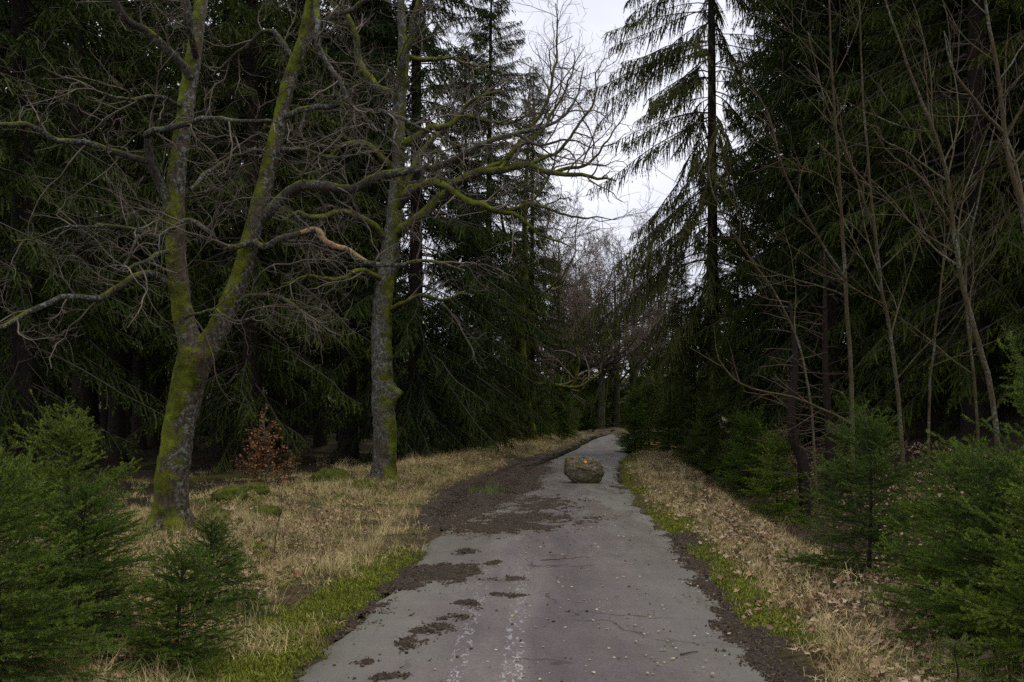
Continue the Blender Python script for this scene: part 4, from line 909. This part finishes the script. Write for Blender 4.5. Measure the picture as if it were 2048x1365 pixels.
sapling(64, [(2110, 0, 9, .055), (2095, 700, 9, .05), (2050, 450, 9, .044), (2016, 300, 9, .036), (1998, 170, 9, .03), (1975, 40, 9, .024), (1950, -120, 9, .01)],
        "thickest sapling at the right edge with its stem leaving the top of the picture",
        [[(2010, 270, 9, .02), (1960, 215, 8.9, .016), (1915, 150, 8.8, .012), (1890, 60, 8.8, .005)]])
sapling(65, [(1850, 0, 13.5, .035), (1862, 760, 13.5, .03), (1880, 600, 13.4, .024), (1895, 480, 13.4, .018), (1925, 380, 13.3, .012), (1930, 250, 13.3, .005)],
        "thin greenish sapling crossing behind the leaning reddish one", dens=.6)
sapling(66, [(1640, 0, 13, .03), (1620, 800, 13, .026), (1580, 640, 13, .022), (1500, 520, 12.8, .018), (1440, 420, 12.6, .014), (1418, 340, 12.6, .010), (1430, 270, 12.6, .004)],
        "pale yellowish sapling leaning left in front of the open spruce", dens=.9)
sapling(67, [(1960, 0, 14, .04), (1950, 780, 14, .035), (1930, 560, 14, .03), (1960, 380, 14, .022), (2000, 200, 14, .014), (2020, 30, 14, .006)],
        "sapling half hidden between the leaning reddish one and the right edge", dens=.9)

# dark curved trunks of stunted trees on the bank, with thin dead lower branches
for sd, stem, lb in ((91, [(1612, 0, 15, .09), (1606, 930, 15, .085), (1588, 880, 15, .08), (1582, 820, 15, .07), (1590, 720, 15, .05), (1580, 600, 15, .02)], "dark trunk curving out of the bank beside the shaded spruce"),
                     (92, [(1660, 0, 16, .07), (1658, 900, 16, .065), (1655, 820, 16, .06), (1650, 700, 16, .05), (1650, 520, 16, .02)], "straight dark trunk just right of the curved one")):
    rng = np.random.default_rng(sd); d0 = stem[0][2]; x0 = (stem[0][0] - 1024) / FPX * d0; base = np.array([x0, d0, hz(x0, d0) - .1])
    o = thing("stunted_tree", tuple(base), lb, "tree"); a, r = resample(np.array([base] + [P(*p[:3]) for p in stem[1:]]), [p[3] for p in stem], 24)
    g = Geo(); tubes(g, a - base, r, 9); link("trunk", g.mesh("trunk", [M_SPRUCE_BARK]), o)
    gen = levels(rng, a[None], r[None], [(.09, .5, 1.3, 1.3, 7, .1, -.03, .1, .012), (.16, .15, .5, .8, 5, .15, -.03, .15, .004)])
    g = Geo()
    for Pn, Rn in gen: tubes(g, Pn - base, np.maximum(Rn, .002), 3)
    t_ = link("twigs", g.mesh("twigs", [M_DEAD]), o); t_['kind'] = 'stuff'

# heaps of dead brush along the ditch
_br = {}
def brush(seed, x, y, R, H, label, n=200):
    if len(_br) == 2:
        base = (x, y, hz(x, y)); o = link("dead_brush", _br[seed % 2], None, base, seed * 1.7); tag(o, label, "brush", "dead brush in the right hand ditch"); return
    rng = np.random.default_rng(seed); base = np.array([x, y, hz(x, y)]); a0 = rng.random(n) * 6.283; r0 = R * .35 * np.sqrt(rng.random(n))
    p0 = np.stack([r0 * np.cos(a0), r0 * np.sin(a0), np.zeros(n)], -1); a1 = rng.random(n) * 6.283; up = rng.uniform(.2, 1.2, n)
    d = unit(np.stack([np.cos(a1), np.sin(a1), up], -1)); K = 8; Pn = np.empty((n, K, 3)); Pn[:, 0] = p0; L_ = rng.uniform(.5, 1.2, n) * max(R, H)
    for k in range(1, K): d = unit(d + np.array([0, 0, -.16]) + rng.normal(size=d.shape) * .09); Pn[:, k] = Pn[:, k - 1] + d * (L_ / 7)[:, None]
    Rn = np.full((n, K), .004) * np.linspace(1, .4, K); g = Geo(); tubes(g, Pn, Rn, 3)
    for Q, S_ in levels(rng, Pn, Rn, [(.1, .1, .35, .8, 4, .15, -.03, .1, .002)]): tubes(g, Q, np.maximum(S_, .0016), 3)
    _br[seed % 2] = g.mesh("dead_brush", [M_DEAD]); o = link("dead_brush", _br[seed % 2], None, tuple(base)); tag(o, label, "brush", "dead brush in the right hand ditch")
brush(201, 3.75, 12.4, .8, .5, "brown heap of dead brush in the ditch nearest the young spruces")
brush(202, 4.3, 13.6, .9, .6, "dark heap of dead brush below the curved dark trunk")
brush(203, 4.2, 17.5, .9, .5, "reddish brown dead brush in the ditch farther along")
brush(204, 4.7, 22, 1.1, .6, "dead brush under the drooping branches of the open spruce")
brush(205, 5.4, 26, 1.1, .6, "dead brush at the far end of the ditch by the dark clump")

# ------------------------------------------------------------------ copper beech sapling
rng = np.random.default_rng(95); x0, y0 = (528 - 1024) / FPX * 17, 17.0; base = np.array([x0, y0, hz(x0, y0)])
o = thing("beech_sapling", tuple(base), "small beech sapling holding coppery dead leaves in front of the dark stand", "beech sapling")
t = np.linspace(0, 1, 10); Ht = 1.45; tr = np.stack([.05 * np.sin(t * 4), .03 * t, t * Ht], -1); g = Geo(); tubes(g, tr, .014 * (1 - t) + .002, 6); link("trunk", g.mesh("trunk", [M_TWIG]), o)
n = 64; tt = .04 + .93 * rng.random(n) ** 1.5; Pl, Rl = grow(rng, tr[None], np.full((1, 10), .008), np.zeros(n, int), tt, (.72 * (1.08 - tt)) * rng.uniform(.6, 1.1, n), 1.05, 8, .1, .02, flat=.6)
gen = levels(rng, Pl, Rl, [(.07, .08, .22, .7, 4, .12, 0, .2, .002)])
g = Geo(); tubes(g, Pl, Rl, 3); tubes(g, *gen[0], 3); link("branches", g.mesh("branches", [M_TWIG]), o)
Q = gen[0][0]; m_ = 7; pp = np.repeat(np.arange(len(Q)), m_); p, T = at_t(Q, pp, rng.random(len(pp))); d = unit(T + rng.normal(size=T.shape) * .5 + [0, 0, -.2]); sv = unit(np.cross(d, rng.normal(size=T.shape) * .5 + [0, 0, 1]))
l = rng.uniform(.04, .07, len(pp))[:, None]; V = np.stack([p, p + d * l * .5 + sv * l * .3, p + d * l, p + d * l * .5 - sv * l * .3], 1).reshape(-1, 3)
g = Geo(); g.add(V, quad=(np.arange(len(pp)) * 4)[:, None] + np.arange(4), val=np.repeat(rng.random(len(pp)), 4)); lf = link("leaves", g.mesh("leaves", [M_BEECH], False), o); lf['kind'] = 'stuff'

# ------------------------------------------------------------------ boulder on the road
def smooth_hull(pts, n_sub, seed, disp, frq):
    import bmesh
    bm = bmesh.new(); [bm.verts.new(p) for p in pts]; bmesh.ops.convex_hull(bm, input=bm.verts)
    bmesh.ops.bevel(bm, geom=list(bm.edges), offset=.012, segments=2, affect='EDGES', profile=.6)
    bmesh.ops.triangulate(bm, faces=bm.faces)
    for _ in range(n_sub):
        bmesh.ops.subdivide_edges(bm, edges=[e for e in bm.edges if e.calc_length() > .035], cuts=1, use_grid_fill=True); bmesh.ops.triangulate(bm, faces=[f for f in bm.faces if len(f.verts) > 3])
    bm.normal_update(); co = np.array([v.co[:] for v in bm.verts]); nn = np.array([v.normal[:] for v in bm.verts])
    f = (fbm(co[:, 0] * frq, co[:, 1] * frq, co[:, 2] * frq, seed, 4) - .5) * disp; f2 = np.abs(vnoise(co[:, 0] * frq * .8 + 9, co[:, 1] * frq * .8, co[:, 2] * frq * 1.6, seed + 9) - .5); f -= disp * .5 * np.clip(.12 - f2, 0, 1) * 6
    co = co + nn * f[:, None]
    for v, c in zip(bm.verts, co): v.co = c
    me = bpy.data.meshes.new("boulder"); bm.to_mesh(me); bm.free(); 
    for p in me.polygons: p.use_smooth = True
    return me, co, nn
hull = [(-.38, -.15, .24), (-.37, -.14, .50), (-.32, -.2, .13), (-.17, -.13, 0), (.20, -.14, 0), (.30, -.1, .04), (.39, -.1, .20), (.37, -.12, .34), (.27, -.16, .44), (.20, -.10, .52), (-.33, -.10, .535), (-.34, .25, .5), (.2, .28, .5), (.34, .25, .3), (.25, .2, 0), (-.2, .2, 0), (-.38, .2, .2), (.0, -.23, .30), (-.28, -.23, .36), (.22, -.23, .22), (-.2, -.22, .12), (.1, -.21, .10)]
me, co, nn = smooth_hull(hull, 4, 7, .05, 13)
m, nt, b = mat("mossy_stone", .9, .2)
c = ramp(nt, noise(nt, 26, 7, .8), [(.36, (.03, .025, .017)), (.48, (.14, .115, .075)), (.62, (.28, .235, .165))])
c = mixc(nt, ramp(nt, noise(nt, 5, 5, .65), [(.5, 0.), (.64, .8)]), c, (.10, .10, .02)); nt.links.new(c, b.inputs['Base Color']); bump(nt, b, noise(nt, 25, 6, .75), 1.0, .04)
me.materials.append(m)
for i, (x, y, sz) in enumerate(((5.2, 61, 1.5), (6.4, 63, 1.8), (7.8, 60, 1.4), (9.0, 63, 1.9), (3.2, 61, 1.6), (10.4, 61, 1.6), (4.4, 64, 2.0))):
    put_tree("young_spruce", Y4, x, y, "dark young spruce under the bare trees closing the end of the road", "young spruce", "dark young spruces closing the end of the road", i * 1.3, sz, -.1)
rb = thing("boulder", (1.41, 19.5, .010), "angular mossy boulder with an orange spot sitting in the middle of the road", "boulder", rz=0.07)
o = link("stone", me, rb)
# orange paint blob hugging the front face
k = np.argmin(np.linalg.norm(co[:, [0, 2]] - np.array([.01, .43]), axis=1) + (co[:, 1] > 0) * 9); c0, n0 = co[k], unit(nn[k]); ax = unit(np.cross(n0, [0, 0, 1.])); ay = np.cross(ax, n0)
g = Geo(); th = np.linspace(0, 6.283, 15)[:-1]; rad = .026 * (1 + .25 * np.sin(th * 3 + 1)); ring = []
for q in range(14):
    tp = c0 + ax * math.cos(th[q]) * rad[q] + ay * math.sin(th[q]) * rad[q]; near = co[np.argmin(np.linalg.norm(co - tp, axis=1))]
    ring.append(tp + n0 * (max(0, np.dot(near - tp, n0)) * .8 + .006))
g.add(np.array([c0 + n0 * .016] + ring), tri=[[0, 1 + q, 1 + (q + 1) % 14] for q in range(14)]); g.add(np.array(ring + [r_ - n0 * .03 for r_ in ring]), quad=[[q, 14 + q, 14 + (q + 1) % 14, (q + 1) % 14] for q in range(14)])
m, nt, b = mat("orange_paint", .6); nt.links.new(ramp(nt, noise(nt, 60, 3), [(.4, (.75, .22, .02)), (.65, (.85, .38, .05))]), b.inputs['Base Color']); link("paint_spot", g.mesh("paint_spot", [m]), rb)

# moss covered stones and a few fallen sticks
M_STONE_MOSS = m2 = mat("moss_cushion", .95, .1)[0]; nt = m2.node_tree; b = nt.nodes['Principled BSDF']
nt.links.new(ramp(nt, noise(nt, 14, 5, .7), [(.35, (.028, .034, .008)), (.6, (.10, .115, .016))]), b.inputs['Base Color']); bump(nt, b, noise(nt, 60, 4, .7), 1, .03)
STONES = 0
for i, (u, d, R, lb) in enumerate(((462, 14.6, .26, "moss covered stone on the crest just right of the forked maple"), (512, 15.4, .22, "moss covered stone below the copper beech sapling"),
                                   (533, 13.2, .2, "low moss covered stone in the dead grass below the beech sapling"), (432, 12.4, .18, "small moss covered stone beside the foot of the forked maple"),
                                   (728, 17.2, .2, "moss covered stone at the foot of the grey lichened tree"), (660, 18.3, .4, "large mossy hump on the crest left of the grey lichened tree"))):
    import bmesh
    bm = bmesh.new(); bmesh.ops.create_icosphere(bm, subdivisions=4, radius=1); vv = np.array([v.co[:] for v in bm.verts])
    vv = vv * (1 + .7 * (fbm(vv[:, 0] * 1.5 + i * 9, vv[:, 1] * 1.5, vv[:, 2] * 1.5, 17 + i) - .5) + .12 * (fbm(vv[:, 0] * 9, vv[:, 1] * 9, vv[:, 2] * 9, 27 + i) - .5))[:, None] * np.array([R, R * .8, R * .62])
    for v, c in zip(bm.verts, vv): v.co = c; 
    me = bpy.data.meshes.new("mossy_stone"); bm.to_mesh(me); bm.free(); me.polygons.foreach_set('use_smooth', [True] * len(me.polygons)); me.materials.append(M_STONE_MOSS); x = (u - 1024) / FPX * d
    o = link("mossy_stone", me, None, (x, d, hz(x, d) + .03)); tag(o, lb, "stone", "moss covered stones on the left verge")
for i, (x, y, L_, az, lb) in enumerate(((.28, 9.9, .5, .1, "thin fallen twig lying across the tarmac near the tyre prints"), (-2.3, 9.6, .9, 1.35, "dark dead stem poking up from the left verge grass"),
                                        (-2.6, 9.9, .9, .1, "mossy fallen stick lying in the left verge grass"), (1.05, 6.2, .16, .6, "short dark stick near the right edge of the tarmac"))):
    rng = np.random.default_rng(400 + i); st = i == 1; dirv = np.array([.12, .05, 1.]) if st else np.array([math.cos(az), math.sin(az), .02]); t = np.linspace(0, 1, 12)
    a = np.array([x, y, hz(x, y) if abs(x - cen(y)) > 1.5 else .03]) + dirv * (t * L_)[:, None]; a = wiggle(rng, a, .12, 5); base = a[0].copy(); r = np.full(12, .006 if i else .005) * np.linspace(1, .4, 12)
    g = Geo(); tubes(g, a - base, r, 5)
    for Q, S_ in levels(rng, (a - base)[None], r[None], [(.1, .04, .16, .8, 4, .15, .0, .2, .003)]): tubes(g, Q, np.maximum(S_, .0015), 3)
    if not st: 
        pass
    o = link("fallen_twig" if i != 1 else "dry_stalk", g.mesh("fallen_twig", [M_DEAD if i != 2 else M_LIMB_MOSS]), None, tuple(base)); tag(o, lb, "twig")
